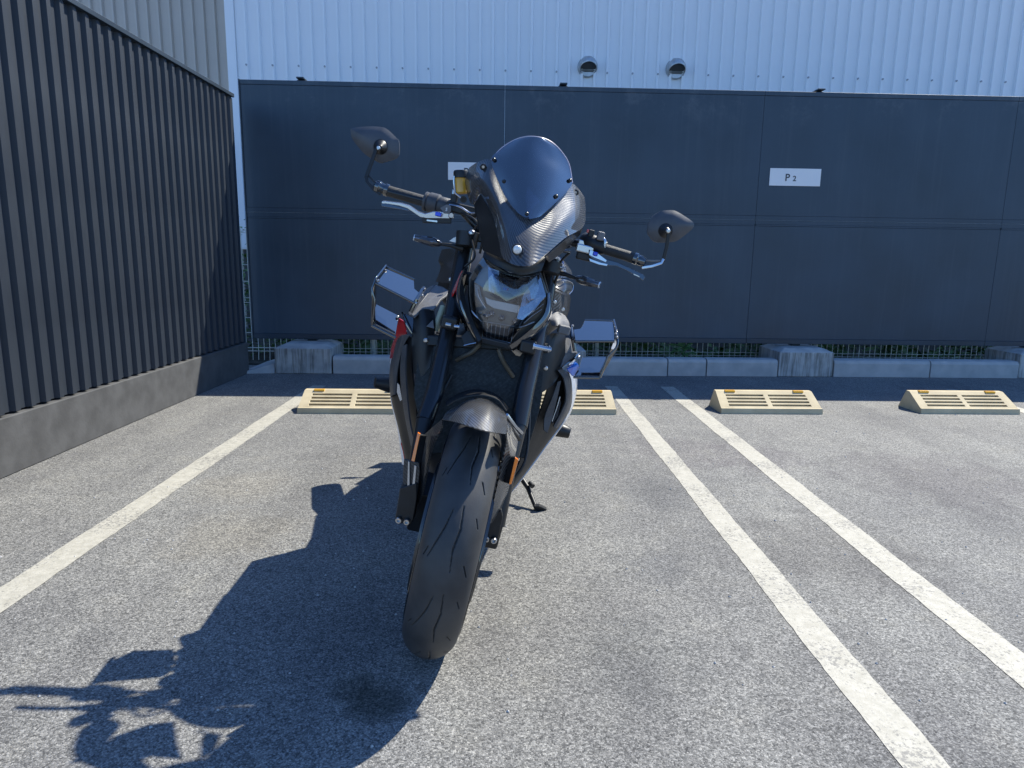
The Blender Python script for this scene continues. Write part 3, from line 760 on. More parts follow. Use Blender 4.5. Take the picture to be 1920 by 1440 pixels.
# forks ---------------------------------------------------------
tube('fork_tube', Q((874, 448, 1.96), (862, 520, 1.93), (846, 600, 1.87), (815, 735, 1.72), (796, 790, 1.66)), [.025, .025, .024, .024, .023], M['fork'], B, 20)
tube('fork_tube', Q((1034, 488, 1.93), (1022, 560, 1.90), (1004, 650, 1.82), (985, 730, 1.72), (972, 800, 1.66)), [.025, .025, .024, .024, .023], M['fork'], B, 20)
tube('fork_leg', Q((796, 788, 1.66), (781, 870, 1.60), (768, 945, 1.57)), [.021, .019, .018], M['matte'], B, 16)
tube('fork_leg', Q((972, 798, 1.66), (953, 880, 1.60), (933, 985, 1.57)), [.021, .019, .018], M['matte'], B, 16)
# fork bottoms with two pinch bolts each
for pts, bolts in ((((750, 915), (741, 972), (744, 980), (770, 985), (775, 975), (782, 935), (782, 905)), ((748, 974), (763, 977))),
                   (((912, 975), (906, 1006), (909, 1014), (930, 1019), (934, 1012), (943, 970), (940, 955)), ((912, 1009), (926, 1012)))):
    f = plate('fork_bottom', [q(u, v, 1.545) for u, v in pts], M['matte'], B, .05, (0, .05, 0), .003)
    for u, v in bolts:
        a = q(u, v, 1.543); lathe('bolt', a, a - RY * .010, [(0, .0075), (.7, .0078), (.95, .0065), (.95, .004), (.3, .0038)], M['steel'], f, 16)
tube('axle', [bl(-.082, 0.0, .30), bl(.082, 0.0, .30)], .012, M['fork'], B, 12)
# fender --------------------------------------------------------
patch('front_fender', [
    Q((829, 786, 1.50), (850, 790, 1.42), (875, 797, 1.365), (905, 806, 1.35), (928, 811, 1.37), (949, 814, 1.44)),
    Q((838, 772, 1.53), (858, 770, 1.46), (880, 772, 1.42), (907, 777, 1.405), (930, 784, 1.42), (951, 792, 1.48)),
    Q((853, 762, 1.57), (868, 756, 1.52), (886, 754, 1.49), (907, 756, 1.48), (927, 762, 1.49), (948, 776, 1.53)),
    Q((866, 756, 1.63), (876, 750, 1.60), (889, 747, 1.58), (903, 747, 1.575), (918, 751, 1.58), (938, 764, 1.61))], M['carbon_s'], B, 40, 22, .003)
patch('fender_rear', [
    Q((838, 760, 1.60), (858, 748, 1.60), (885, 741, 1.60), (910, 741, 1.60), (935, 750, 1.60), (950, 770, 1.60)),
    Q((835, 752, 1.72), (858, 738, 1.72), (885, 730, 1.72), (910, 732, 1.72), (935, 742, 1.72), (955, 765, 1.72))], M['matte'], B, 20, 6, .003)
# fender stays down to the fork, both sides
patch('fender_stay', [Q((829, 786, 1.51), (812, 800, 1.55), (795, 815, 1.60)), Q((826, 806, 1.50), (806, 840, 1.54), (790, 870, 1.58)), Q((808, 850, 1.54), (798, 895, 1.55), (784, 930, 1.57)), Q((796, 905, 1.55), (788, 935, 1.56), (779, 952, 1.575))], M['carbon_d'], B, 10, 16, .004)
patch('fender_stay', [Q((951, 790, 1.52), (962, 800, 1.56), (974, 815, 1.60)), Q((951, 812, 1.47), (958, 840, 1.52), (965, 860, 1.57)), Q((946, 850, 1.50), (952, 880, 1.54), (955, 912, 1.57)), Q((922, 955, 1.52), (934, 955, 1.54), (944, 948, 1.57)), Q((911, 981, 1.54), (922, 981, 1.545), (935, 972, 1.56))], M['carbon_s'], B, 10, 24, .004)
plate('fork_guard', Q((757, 860, 1.555), (786, 868, 1.55), (787, 885, 1.55), (779, 953, 1.55), (762, 940, 1.55), (755, 900, 1.56)), M['carbon_d'], B, .006, None, .002)
plate('guard_rib', Q((777, 872, 1.548), (781, 874, 1.548), (775, 945, 1.545), (770, 938, 1.545)), M['silver'], B, .002, None, .0006)
plate('guard_rib', Q((765, 865, 1.550), (768, 866, 1.550), (768, 935, 1.546), (763, 930, 1.546)), M['silver'], B, .002, None, .0006)
tube('fender_strut', Q((950, 778, 1.56), (966, 800, 1.58), (978, 812, 1.62)), .005, M['silver'], B, 8)
tube('fender_strut', Q((953, 792, 1.54), (964, 812, 1.57), (974, 824, 1.60)), .005, M['matte'], B, 8)
# side reflectors
r = plate('side_reflector', Q((787, 815, 1.535), (799, 818, 1.55), (789, 869, 1.54), (776, 866, 1.525)), M['matte'], B, .012, (0, .012, 0), .002)
plate('amber_face', Q((783, 811, 1.531), (788, 814, 1.529), (777, 866, 1.519), (771, 864, 1.521)), M['amber_refl'], r, .008, (0, .008, 0), .001)
r = plate('side_reflector', Q((955, 857, 1.535), (968, 857, 1.525), (956, 908, 1.515), (944, 905, 1.53)), M['matte'], B, .012, (0, .012, 0), .002)
plate('amber_face', Q((966, 858, 1.521), (972, 862, 1.525), (959, 908, 1.513), (954, 909, 1.509)), M['amber_refl'], r, .008, (0, .008, 0), .001)
# brake calipers behind the discs
for sx, dx in ((-1, 0), (1, 0)):
    box('brake_caliper', bl(sx * .098, .10, .34), RX * .022, (RY * .035 + RZ * .02), (RZ * .06 - RY * .02), M['matte'], B, .006)
tube('brake_line', [bl(-.105, .12, .42), bl(-.13, .16, .52), bl(-.10, .22, .66)], .004, M['matte'], B, 8, 14)
tube('brake_line', [bl(.105, .12, .42), bl(.14, .14, .50), bl(.12, .20, .64)], .004, M['matte'], B, 8, 14)

# radiator and engine -------------------------------------------
rad = plate('radiator', Q((786, 640, 1.86), (1030, 650, 1.86), (1012, 770, 1.83), (985, 860, 1.80), (800, 850, 1.80), (775, 740, 1.83)), M['rad'], B, .04, (0, .04, 0), .003)
plate('radiator_top_tank', Q((800, 628, 1.85), (1030, 645, 1.85), (1028, 662, 1.845), (800, 648, 1.845)), M['matte'], rad, .05, (0, .05, 0), .004)
tube('hose', Q((900, 645, 1.80), (885, 660, 1.81), (868, 668, 1.82), (856, 675, 1.83)), .006, M['hose'], B, 10, 16)
tube('hose', Q((935, 655, 1.80), (941, 672, 1.80), (948, 685, 1.81), (962, 706, 1.83)), .006, M['hose'], B, 10, 16)
box('engine_block', bl(0, .60, .50), RX * .13, RY * .24, RZ * .14, M['matte'], B, .03)
box('gearbox_case', bl(0, .90, .40), RX * .12, RY * .16, RZ * .14, M['matte'], B, .03)
patch('belly_pan', [[bl(-.18, .32, .46), bl(-.12, .29, .44), bl(0, .28, .43), bl(.12, .29, .44), bl(.18, .32, .46)],
                    [bl(-.11, .36, .34), bl(-.07, .32, .32), bl(0, .31, .31), bl(.07, .32, .32), bl(.11, .36, .34)],
                    [bl(-.06, .42, .27), bl(-.04, .38, .25), bl(0, .37, .24), bl(.04, .38, .25), bl(.06, .42, .27)],
                    [bl(-.06, .95, .24), bl(-.04, .95, .22), bl(0, .95, .21), bl(.04, .95, .22), bl(.06, .95, .24)]], M['matte'], B, 20, 24, .004)

# side panels ---------------------------------------------------
patch('side_panel', [
    Q((772, 632, 1.87), (757, 629, 1.90), (744, 636, 1.97), (748, 640, 2.06)),
    Q((772, 690, 1.86), (750, 680, 1.91), (731, 694, 1.99), (741, 694, 2.10)),
    Q((778, 745, 1.85), (753, 745, 1.91), (733, 745, 1.98), (745, 745, 2.10)),
    Q((784, 810, 1.83), (766, 808, 1.89), (748, 808, 1.95), (760, 805, 2.05)),
    Q((792, 875, 1.82), (776, 874, 1.85), (761, 872, 1.90), (772, 866, 1.96))], M['matte'], B, 18, 30, .004)
patch('panel_trim', [
    Q((768, 628, 1.862), (753, 629, 1.87), (745, 636, 1.93)), Q((756, 650, 1.872), (745, 653, 1.885), (737, 660, 1.95)), Q((746, 690, 1.885), (736, 690, 1.90), (730, 700, 1.965)),
    Q((741, 740, 1.89), (736, 741, 1.91), (732, 745, 1.96))], M['plastic2'], B, 10, 20, .004)
patch('inner_blade', [Q((762, 645, 1.85), (754, 650, 1.86)), Q((760, 700, 1.84), (750, 700, 1.86)), Q((768, 790, 1.83), (757, 770, 1.86)), Q((783, 850, 1.81), (770, 835, 1.85))], M['plastic2'], B, 6, 20, .004)
patch('side_panel', [
    Q((1035, 700, 1.87), (1052, 693, 1.90), (1068, 700, 1.98), (1060, 702, 2.08)),
    Q((1022, 745, 1.86), (1046, 738, 1.90), (1072, 742, 1.98), (1062, 742, 2.10)),
    Q((1006, 790, 1.85), (1030, 785, 1.89), (1058, 786, 1.96), (1048, 786, 2.06)),
    Q((985, 840, 1.83), (1005, 836, 1.87), (1026, 832, 1.93), (1018, 830, 2.02)),
    Q((965, 890, 1.82), (978, 885, 1.84), (994, 876, 1.90), (986, 872, 1.97)),
    Q((948, 930, 1.81), (953, 928, 1.83), (959, 922, 1.88), (957, 915, 1.93))], M['matte'], B, 18, 34, .004)
patch('panel_trim', [
    Q((1046, 694, 1.862), (1058, 693, 1.875), (1068, 702, 1.94)), Q((1058, 712, 1.868), (1065, 710, 1.885), (1072, 716, 1.95)), Q((1062, 745, 1.875), (1067, 744, 1.89), (1073, 746, 1.95)),
    Q((1055, 768, 1.87), (1061, 770, 1.885), (1068, 770, 1.945)), Q((1038, 800, 1.86), (1043, 803, 1.87), (1050, 798, 1.93))], M['plastic2'], B, 10, 24, .004)
patch('inner_blade', [Q((1046, 716, 1.85), (1052, 714, 1.85)), Q((1036, 745, 1.845), (1046, 742, 1.85)), Q((1022, 780, 1.84), (1036, 782, 1.85)), Q((1020, 806, 1.835), (1026, 812, 1.84))], M['plastic2'], B, 6, 20, .004)
# opening in the right panel: bright slit with a dark inside
plate('air_outlet', Q((1049, 742, 1.862), (1052, 755, 1.862), (1046, 780, 1.858), (1036, 795, 1.856), (1034, 790, 1.856), (1042, 765, 1.86)), M['dark_in'], B, .002, None, .0004)
tube('outlet_edge', Q((1050, 744, 1.858), (1043, 768, 1.855), (1035, 790, 1.852)), .0014, M['silver'], B, 6)
plate('air_outlet', Q((745, 718, 1.888), (749, 722, 1.888), (754, 750, 1.888), (750, 752, 1.888), (744, 735, 1.888)), M['silver'], B, .002, None, .0004)
# painted flanks with stripes
patch('side_fairing', [Q((1066, 664, 2.00), (1078, 668, 2.06), (1078, 668, 2.40)), Q((1068, 705, 2.0), (1083, 708, 2.10), (1074, 705, 2.45)), Q((1072, 745, 2.0), (1080, 742, 2.10), (1070, 740, 2.45)),
                       Q((1059, 788, 1.98), (1066, 782, 2.06), (1058, 778, 2.4)), Q((1026, 835, 1.94), (1034, 826, 2.04), (1028, 820, 2.35)), Q((994, 879, 1.91), (1003, 869, 2.0), (998, 862, 2.3)), Q((958, 925, 1.89), (968, 913, 1.97), (968, 905, 2.2))], M['white_paint'], B, 14, 36, .004)
patch('red_stripe', [Q((1028, 829, 1.990), (1031, 827, 2.0)), Q((1015, 847, 1.975), (1018, 845, 1.985)), Q((998, 870, 1.955), (1001, 868, 1.965))], M['red_paint'], B, 2, 14, .002)
patch('blue_stripe', [Q((985, 889, 1.925), (990, 886, 1.935)), Q((972, 906, 1.91), (977, 902, 1.925)), Q((961, 920, 1.895), (967, 915, 1.91))], M['blue_paint'], B, 2, 14, .002)
patch('side_fairing', [Q((745, 631, 1.97), (737, 640, 2.04), (748, 640, 2.40)), Q((736, 665, 1.98), (731, 668, 2.06), (748, 670, 2.4)), Q((733, 700, 1.99), (734, 704, 2.05), (752, 710, 2.4)), Q((734, 745, 1.985), (734, 748, 2.04), (756, 750, 2.4)),
                       Q((748, 808, 1.955), (747, 806, 2.02), (770, 800, 2.35)), Q((760, 873, 1.905), (755, 868, 1.97), (785, 855, 2.25))], M['white_paint'], B, 12, 30, .004)
patch('red_panel', [Q((748, 597, 1.945), (756, 602, 1.93)), Q((743, 620, 1.955), (762, 624, 1.925)), Q((740, 634, 1.965), (750, 634, 1.925)), Q((734, 650, 1.97), (742, 650, 1.93)), Q((731, 672, 1.975), (735, 672, 1.94))], M['red_paint'], B, 6, 20, .003)
patch('red_stripe', [Q((751, 830, 1.935), (754, 830, 1.93)), Q((756, 850, 1.915), (759, 850, 1.91)), Q((759, 868, 1.90), (763, 868, 1.895))], M['red_paint'], B, 2, 12, .002)

# shrouds around the radiator -----------------------------------
plate('shroud', Q((816, 534, 2.05), (830, 537, 2.03), (842, 545, 2.01), (838, 553, 1.98), (826, 562, 1.94), (814, 580, 1.89), (792, 579, 1.885), (777, 594, 1.865), (771, 590, 1.88), (795, 560, 1.96)), M['plastic'], B, .006, None, .002)
plate('shroud', Q((815, 533, 2.055), (808, 536, 2.10), (796, 543, 2.09), (781, 562, 2.03), (765, 586, 1.95), (768, 592, 1.90), (772, 590, 1.882), (795, 559, 1.965)), M['plastic'], B, .006, None, .002)
patch('radiator_shroud', [Q((778, 593, 1.885), (792, 580, 1.875), (814, 581, 1.90)), Q((773, 615, 1.875), (795, 612, 1.855), (816, 600, 1.88)), Q((772, 650, 1.865), (794, 652, 1.845), (814, 640, 1.86)), Q((775, 700, 1.855), (790, 705, 1.84), (806, 690, 1.84))], M['matte'], B, 14, 18, .005)
a = q(799, 638, 1.846); lathe('bolt', a, a - RY * .008, [(0, .007), (.7, .007), (1, .004)], M['steel'], B, 12)
plate('frame_tab', Q((799, 612, 1.852), (812, 599, 1.86), (814, 616, 1.85)), M['plastic'], B, .003, None, .001)
tube('coolant_hose', Q((831, 575, 1.90), (826, 588, 1.89), (821, 602, 1.885), (818, 620, 1.885)), [.009, .0085, .008, .008], mat('pale_hose', (.36, .38, .27), .35), B, 12, 16)
patch('shroud', [Q((1031, 580, 1.98), (1045, 582, 1.99), (1060, 592, 2.02)), Q((1030, 594, 1.93), (1048, 597, 1.93), (1067, 605, 1.98)), Q((1034, 610, 1.91), (1050, 612, 1.90), (1069, 618, 1.96))], M['plastic'], B, 12, 14, .005)
cap = box('expansion_cap', q(1057, 618, 1.87), RX * .0165, RY * .02, RZ * .0125, M['plastic'], B, .005)
patch('shroud', [Q((1058, 634, 1.93), (1066, 634, 1.95), (1075, 640, 2.0)), Q((1060, 648, 1.92), (1068, 650, 1.94), (1079, 652, 2.0)), Q((1060, 664, 1.91), (1070, 664, 1.93), (1082, 662, 2.0))], M['plastic'], B, 10, 12, .005)
patch('radiator_shroud', [Q((1012, 640, 1.86), (1034, 625, 1.875), (1060, 628, 1.91)), Q((1008, 670, 1.85), (1032, 660, 1.86), (1060, 652, 1.90)), Q((1003, 705, 1.845), (1028, 700, 1.85), (1056, 690, 1.89)), Q((1000, 740, 1.835), (1018, 735, 1.84), (1038, 720, 1.86))], M['matte'], B, 14, 18, .005)
a = q(1023, 690, 1.848); lathe('bolt', a, a - RY * .008, [(0, .0065), (.7, .0065), (1, .004)], M['steel'], B, 12)
plate('shroud_fin', Q((1060, 661, 1.90), (1084, 661, 1.95), (1066, 680, 1.90), (1052, 689, 1.875)), M['plastic'], B, .006, None, .002)
tube('fin_edge', Q((1086, 662, 1.94), (1072, 675, 1.90), (1053, 690, 1.87)), [.0025, .004, .0025], M['gloss'], B, 8, 10)
plate('shroud_fin', Q((754, 586, 1.90), (776, 595, 1.885), (775, 607, 1.875), (773, 624, 1.865)), M['gloss'], B, .006, None, .002)
tube('fin_edge', Q((754, 586, 1.895), (762, 605, 1.875), (773, 625, 1.86)), [.003, .004, .0025], M['gloss'], B, 8, 10)
plate('blue_panel', Q((1062, 692, 1.90), (1081, 678, 1.935), (1087, 688, 1.95), (1082, 702, 1.95), (1074, 707, 1.92)), M['blue_paint'], B, .02, (0, .03, 0), .004)

# winglets ------------------------------------------------------
def wing(name, pts, front=None):
    o = plate(name, pts, M['wing'], B, .0035, V((0, 0, -.0045)), .0008)
    return o
wl_ = wing('upper_winglet', Q((726, 504, 1.985), (776, 526, 1.975), (777, 541, 1.945), (791, 553, 1.925), (776, 566, 1.885), (706, 530, 1.885)))
tube('leading_edge', Q((704, 531, 1.882), (777, 568, 1.88)), .0040, M['gloss'], wl_, 10)
tube('trailing_edge', Q((724, 500, 1.99), (777, 524, 1.98)), .0030, M['gloss'], wl_, 10)
for u, v, d in ((779, 568, 1.875), (790, 554, 1.92), (794, 542, 1.945), (721, 507, 1.97), (707, 526, 1.885)):
    a = q(u, v, d); lathe('bolt', a, a + RX * .006 - RY * .004, [(0, .003), (.5, .0045), (1, .003)], M['steel'], wl_, 10)
wl2 = wing('lower_winglet', Q((705, 570, 1.975), (748, 592, 1.965), (742, 626, 1.885), (704, 607, 1.885)))
tube('leading_edge', Q((697, 610, 1.882), (742, 633, 1.88)), .0042, M['gloss'], wl2, 10)
a = q(746, 594, 1.955); lathe('bolt', a, a - RY * .006, [(0, .004), (.5, .005), (1, .003)], M['steel'], wl2, 10)
plate('wing_end_plate', Q((724, 497, 2.0), (704, 522, 1.885), (697, 542, 1.88), (699, 562, 1.88), (697, 609, 1.882), (704, 607, 1.90), (705, 570, 1.98), (702, 545, 1.96), (708, 530, 1.95), (729, 502, 2.01)), M['gloss'], B, .003, V((-.003, .001, 0)), .001)
wr_ = wing('upper_winglet', Q((1096, 601, 1.985), (1151, 603, 1.985), (1152, 639, 1.885), (1079, 638, 1.885), (1075, 618, 1.935), (1088, 616, 1.945), (1092, 611, 1.955)))
tube('leading_edge', Q((1079, 640, 1.882), (1152, 640, 1.882)), .0042, M['gloss'], wr_, 10)
tube('trailing_edge', Q((1096, 600, 1.99), (1152, 602, 1.99)), .0030, M['gloss'], wr_, 10)
for u, v, d in ((1072, 611, 1.95), (1077, 637, 1.90), (1153, 626, 1.90), (1155, 632, 1.89)):
    a = q(u, v, d); lathe('bolt', a, a + RX * .004 - RY * .006, [(0, .003), (.5, .0042), (1, .003)], M['steel'], wr_, 10)
wr2 = wing('lower_winglet', Q((1091, 670, 1.975), (1137, 670, 1.975), (1123, 705, 1.885), (1077, 704, 1.885), (1086, 688, 1.93)))
tube('leading_edge', Q((1075, 707, 1.882), (1124, 708, 1.882)), .0042, M['gloss'], wr2, 10)
a = q(1085, 669, 1.95); lathe('bolt', a, a - RY * .006, [(0, .004), (.5, .005), (1, .003)], M['steel'], wr2, 10)
plate('wing_end_plate', Q((1151, 600, 2.0), (1156, 620, 1.93), (1159, 640, 1.885), (1157, 652, 1.88), (1142, 668, 1.88), (1125, 708, 1.882), (1119, 706, 1.895), (1137, 668, 1.955), (1151, 650, 1.95), (1152, 640, 1.95)), M['gloss'], B, .003, V((.003, .001, 0)), .001)
tube('end_plate_edge', Q((1151, 600, 1.99), (1157, 625, 1.90), (1158, 645, 1.878), (1155, 653, 1.876), (1140, 669, 1.876), (1125, 708, 1.878)), .0034, M['gloss'], B, 10)
tube('end_plate_edge', Q((724, 498, 1.99), (704, 523, 1.883), (697, 542, 1.877), (702, 560, 1.876), (702, 575, 1.876), (698, 609, 1.878)), .0032, M['gloss'], B, 10)
for pts in (Q((1070, 612, 1.95), (1075, 640, 1.90), (1078, 658, 1.90)), Q((795, 540, 1.95), (781, 563, 1.89), (770, 585, 1.89))):
    tube('wing_mount', pts, .006, M['gloss'], B, 8)

# frame sliders, pegs, side stand --------------------------------
lathe('frame_slider', q(735, 722, 2.12), q(703, 717, 2.10), [(0, .016), (.1, .026), (.8, .019), (1, .017)], M['matte'], B, 20)
lathe('frame_slider', q(1030, 800, 2.20), q(1069, 812, 2.19), [(0, .018), (.25, .027), (.95, .019), (1, .016)], M['matte'], B, 20)
st = tube('side_stand', Q((972, 888, 2.66), (990, 915, 2.60), (1005, 952, 2.53)), [.012, .010, .009], M['matte'], B, 12)
plate('stand_foot', Q((1001, 949, 2.51), (1012, 949, 2.51), (1026, 956, 2.53), (1023, 960, 2.53), (1004, 958, 2.52)), M['matte'], st, .012, (0, .03, .0), .003)
tube('stand_peg', Q((993, 905, 2.60), (999, 912, 2.58)), [.009, .010], M['matte'], st, 12)

# lamp unit -----------------------------------------------------
lamp = plate('headlight', Q((906, 480, 1.83), (878, 521, 1.83), (877, 560, 1.83), (890, 636, 1.83), (955, 655, 1.83), (1028, 590, 1.83), (1030, 556, 1.83), (1014, 508, 1.83), (958, 512, 1.83)), M['lamp_dark'], B, .07, (0, .07, 0), .006)
L3 = lambda u, v: (u, v, 1.745 + .00055 * abs(u - 952 - (560 - v) * .2) + .00022 * abs(v - 570))
lens_out = [(906, 482), (889, 505), (880, 522), (880, 553), (884, 585), (893, 612), (903, 634), (928, 641), (952, 646), (963, 632), (978, 615), (1003, 584), (1026, 556), (1020, 530), (1013, 511), (995, 514), (976, 517), (957, 514), (937, 508), (920, 495)]
def lens_mesh():
    n = len(lens_out); cu, cv = 948, 568; vs = []; fs = []
    for k, (s, dd) in enumerate(((1, .045), (.86, .014), (.62, 0), (.3, -.004))):
        for (u, v) in lens_out:
            uu, vv = cu + (u - cu) * s, cv + (v - cv) * s
            vs.append(q(uu, vv, 1.757 + dd + .00012 * abs(uu - cu)))
    vs.append(q(cu, cv, 1.752))
    for k in range(3):
        for i in range(n): fs.append((k * n + i, k * n + (i + 1) % n, (k + 1) * n + (i + 1) % n, (k + 1) * n + i))
    for i in range(n): fs.append((3 * n + i, 3 * n + (i + 1) % n, 4 * n))
    o = mk('lens', vs, fs, M['lens'], lamp); fix_normals(o); shade(o, 12); return o
lens_mesh()
# things inside the lamp
plate('reflector_bowl', [q(u, v, 1.822) for u, v in lens_out], M['bowl'], lamp, .003, None, 0)
plate('reflector_panel', Q((915, 500, 1.815), (936, 508, 1.80), (936, 556, 1.775), (916, 545, 1.79)), M['reflector'], lamp, .002, None, .0005)
plate('reflector_panel', Q((938, 510, 1.80), (966, 518, 1.80), (963, 540, 1.785), (938, 534, 1.785)), M['reflector'], lamp, .002, None, .0005)
plate('reflector_panel', Q((968, 520, 1.80), (995, 518, 1.81), (984, 552, 1.785), (965, 545, 1.785)), M['reflector'], lamp, .002, None, .0005)
pt = plate('light_plate', Q((919, 533, 1.784), (926, 536, 1.784), (934, 533, 1.784), (968, 542, 1.784), (972, 548, 1.782), (984, 550, 1.782), (972, 557, 1.778), (964, 555, 1.778), (958, 550, 1.778), (938, 545, 1.778), (931, 549, 1.778), (925, 544, 1.780)), M['lamp_plate'], lamp, .002, None, .0005)
for (u0, u1, mm) in ((944, 947, 'blue_paint'), (947.5, 950, 'blue'), (950.5, 954, 'red_paint')):
    k = (u0 - 944) * .26
    plate('emblem_stripe', Q((u0, 538 + k, 1.777), (u1, 538.6 + k, 1.777), (u1 - 1, 543.5 + k, 1.776), (u0 - 1, 543 + k, 1.776)), M[mm], pt, .001, None, 0)
plate('lamp_shelf', Q((918, 552, 1.772), (938, 547, 1.776), (960, 552, 1.776), (976, 560, 1.772), (975, 571, 1.770), (930, 562, 1.770)), M['lamp_dark'], lamp, .004, None, .001)
plate('light_bar', Q((909, 556, 1.780), (918, 561, 1.772), (974, 573, 1.768), (972, 588, 1.768), (925, 578, 1.77), (913, 570, 1.775)), M['lamp_plate'], lamp, .004, None, .001)
plate('side_reflector_fin', Q((890, 532, 1.80), (899, 536, 1.795), (903, 556, 1.785), (914, 580, 1.778), (906, 577, 1.785), (891, 552, 1.79)), M['smoke_fin'], lamp, .002, None, .0005)
plate('side_reflector_fin', Q((976, 590, 1.785), (978, 574, 1.785), (1000, 540, 1.80), (1008, 548, 1.80), (996, 575, 1.79), (982, 598, 1.785)), M['smoke_fin'], lamp, .002, None, .0005)
tube('fin_edge', Q((884, 582, 1.79), (890, 590, 1.785), (903, 603, 1.78)), [.0008, .0022, .0008], M['lamp_plate'], lamp, 6, 8)
tube('fin_edge', Q((893, 540, 1.788), (897, 556, 1.782), (910, 578, 1.774)), .0009, M['lamp_plate'], lamp, 6)
tube('fin_edge', Q((1019, 570, 1.80), (998, 586, 1.79), (980, 600, 1.785)), .0009, M['lamp_plate'], lamp, 6)
tube('fin_edge', Q((1016, 580, 1.80), (998, 592, 1.79), (982, 606, 1.785)), .0009, M['lamp_plate'], lamp, 6)
tube('fin_edge', Q((1002, 604, 1.80), (985, 611, 1.79), (966, 615, 1.785)), .0011, M['lamp_plate'], lamp, 6)
plate('reflection_facet', Q((1012, 513, 1.790), (1024, 555, 1.775), (1003, 581, 1.757), (980, 600, 1.752), (969, 597, 1.752), (973, 573, 1.757), (983, 550, 1.768), (996, 518, 1.786)), M['refl_facet'], lamp, .0012, None, 0)  # added sheet over the lens, shaped as the patch of reflected sky
plate('reflection_facet', Q((937, 510, 1.786), (957, 516, 1.784), (976, 519, 1.784), (994, 518, 1.786), (981, 549, 1.768), (971, 571, 1.757), (930, 560, 1.757), (920, 546, 1.764), (917, 505, 1.79)), M['refl_facet2'], lamp, .0012, None, 0)
# lower projector: bulbs and fluted glass
for u, v in ((913, 592), (922, 588), (941, 596), (966, 603)):
    a = q(u, v, 1.79); lathe('bulb', a, a - RY * .018, [(0, .006), (.5, .009), (.8, .006), (1, .002)], M['reflector'], lamp, 14)
plate('low_beam_panel', Q((903, 604, 1.80), (975, 618, 1.80), (958, 642, 1.80), (905, 634, 1.80)), M['smoke_lens'], lamp, .003, None, .0005)
for i in range(8):
    u0 = 906 + i * 8.2; tube('flute', Q((u0, 603 + i * 1.7, 1.792), (u0 - 3.5 + (4 - i) * .5, 632 + i * 1.2, 1.792)), .0007, M['lamp_plate'], lamp, 6)
tube('flute', Q((902, 602, 1.79), (935, 607, 1.79), (976, 614, 1.79), (1002, 603, 1.80)), .0010, M['lamp_plate'], lamp, 6)
tube('flute', Q((903, 634, 1.79), (930, 637, 1.79), (957, 643, 1.79)), .0012, M['lamp_plate'], lamp, 6)
plate('chin_cover', Q((903, 633, 1.768), (953, 645, 1.766), (958, 655, 1.77), (903, 643, 1.775)), M['lamp_dark'], lamp, .01, None, .002)
# gloss blades round the lamp
patch('lamp_blade', [Q((872, 503, 1.84), (866, 508, 1.85), (862, 512, 1.88)), Q((862, 540, 1.80), (857, 545, 1.81), (854, 548, 1.86)), Q((866, 570, 1.775), (860, 572, 1.785), (856, 574, 1.84)), Q((880, 605, 1.76), (874, 607, 1.77), (868, 608, 1.83)), Q((897, 640, 1.755), (891, 643, 1.77), (884, 643, 1.82))], M['gloss'], lamp, 8, 30, .004)
patch('lamp_blade', [Q((878, 500, 1.85), (871, 503, 1.84)), Q((870, 540, 1.81), (863, 540, 1.80)), Q((875, 570, 1.79), (866, 570, 1.775)), Q((888, 603, 1.775), (880, 605, 1.76)), Q((903, 636, 1.762), (897, 641, 1.754))], M['matte'], lamp, 6, 30, .004)
patch('lamp_blade', [Q((1027, 550, 1.81), (1031, 548, 1.82), (1034, 552, 1.86)), Q((1026, 570, 1.79), (1033, 572, 1.80), (1036, 574, 1.85)), Q((1019, 592, 1.775), (1028, 598, 1.785), (1031, 600, 1.84)), Q((1000, 613, 1.762), (1008, 621, 1.77), (1012, 624, 1.83)), Q((978, 632, 1.757), (983, 643, 1.765), (988, 648, 1.82)), Q((955, 648, 1.755), (962, 658, 1.765), (966, 660, 1.81))], M['gloss'], lamp, 8, 34, .004)
plate('red_accent', Q((866, 507, 1.845), (862, 514, 1.86), (846, 550, 1.88), (847, 556, 1.87), (853, 545, 1.85)), M['red_paint'], B, .003, None, .0008)
plate('lower_bracket', Q((884, 612, 1.80), (892, 645, 1.78), (870, 648, 1.79), (864, 630, 1.80)), M['matte'], lamp, .01, None, .002)
tube('bracket_edge', Q((893, 643, 1.765), (882, 645, 1.77), (870, 648, 1.775)), .0022, M['silver'], lamp, 8)
plate('lower_bracket', Q((958, 657, 1.765), (985, 645, 1.775), (990, 650, 1.78), (975, 669, 1.775), (967, 667, 1.77)), M['gloss'], lamp, .006, None, .0015)
# brow behind the nose and instrument housing
patch('headlight_brow', [Q((905, 482, 1.80), (935, 500, 1.77), (976, 515, 1.76), (1015, 508, 1.79)), Q((908, 462, 1.82), (940, 480, 1.78), (985, 492, 1.77), (1024, 485, 1.81)), Q((900, 430, 1.88), (940, 440, 1.86), (985, 450, 1.85), (1040, 450, 1.87))], M['matte'], B, 20, 14, .006)
plate('side_cowl', Q((888, 384, 1.815), (901, 364, 1.80), (922, 398, 1.755), (934, 440, 1.715), (944, 486, 1.68), (925, 478, 1.73), (905, 470, 1.80), (898, 430, 1.82)), M['matte'], B, .004, None, .001)
plate('side_cowl', Q((1094, 424, 1.82), (1060, 449, 1.75), (1022, 482, 1.69), (1030, 492, 1.74), (1050, 478, 1.80), (1088, 440, 1.85)), M['carbon_d'], B, .004, None, .001)

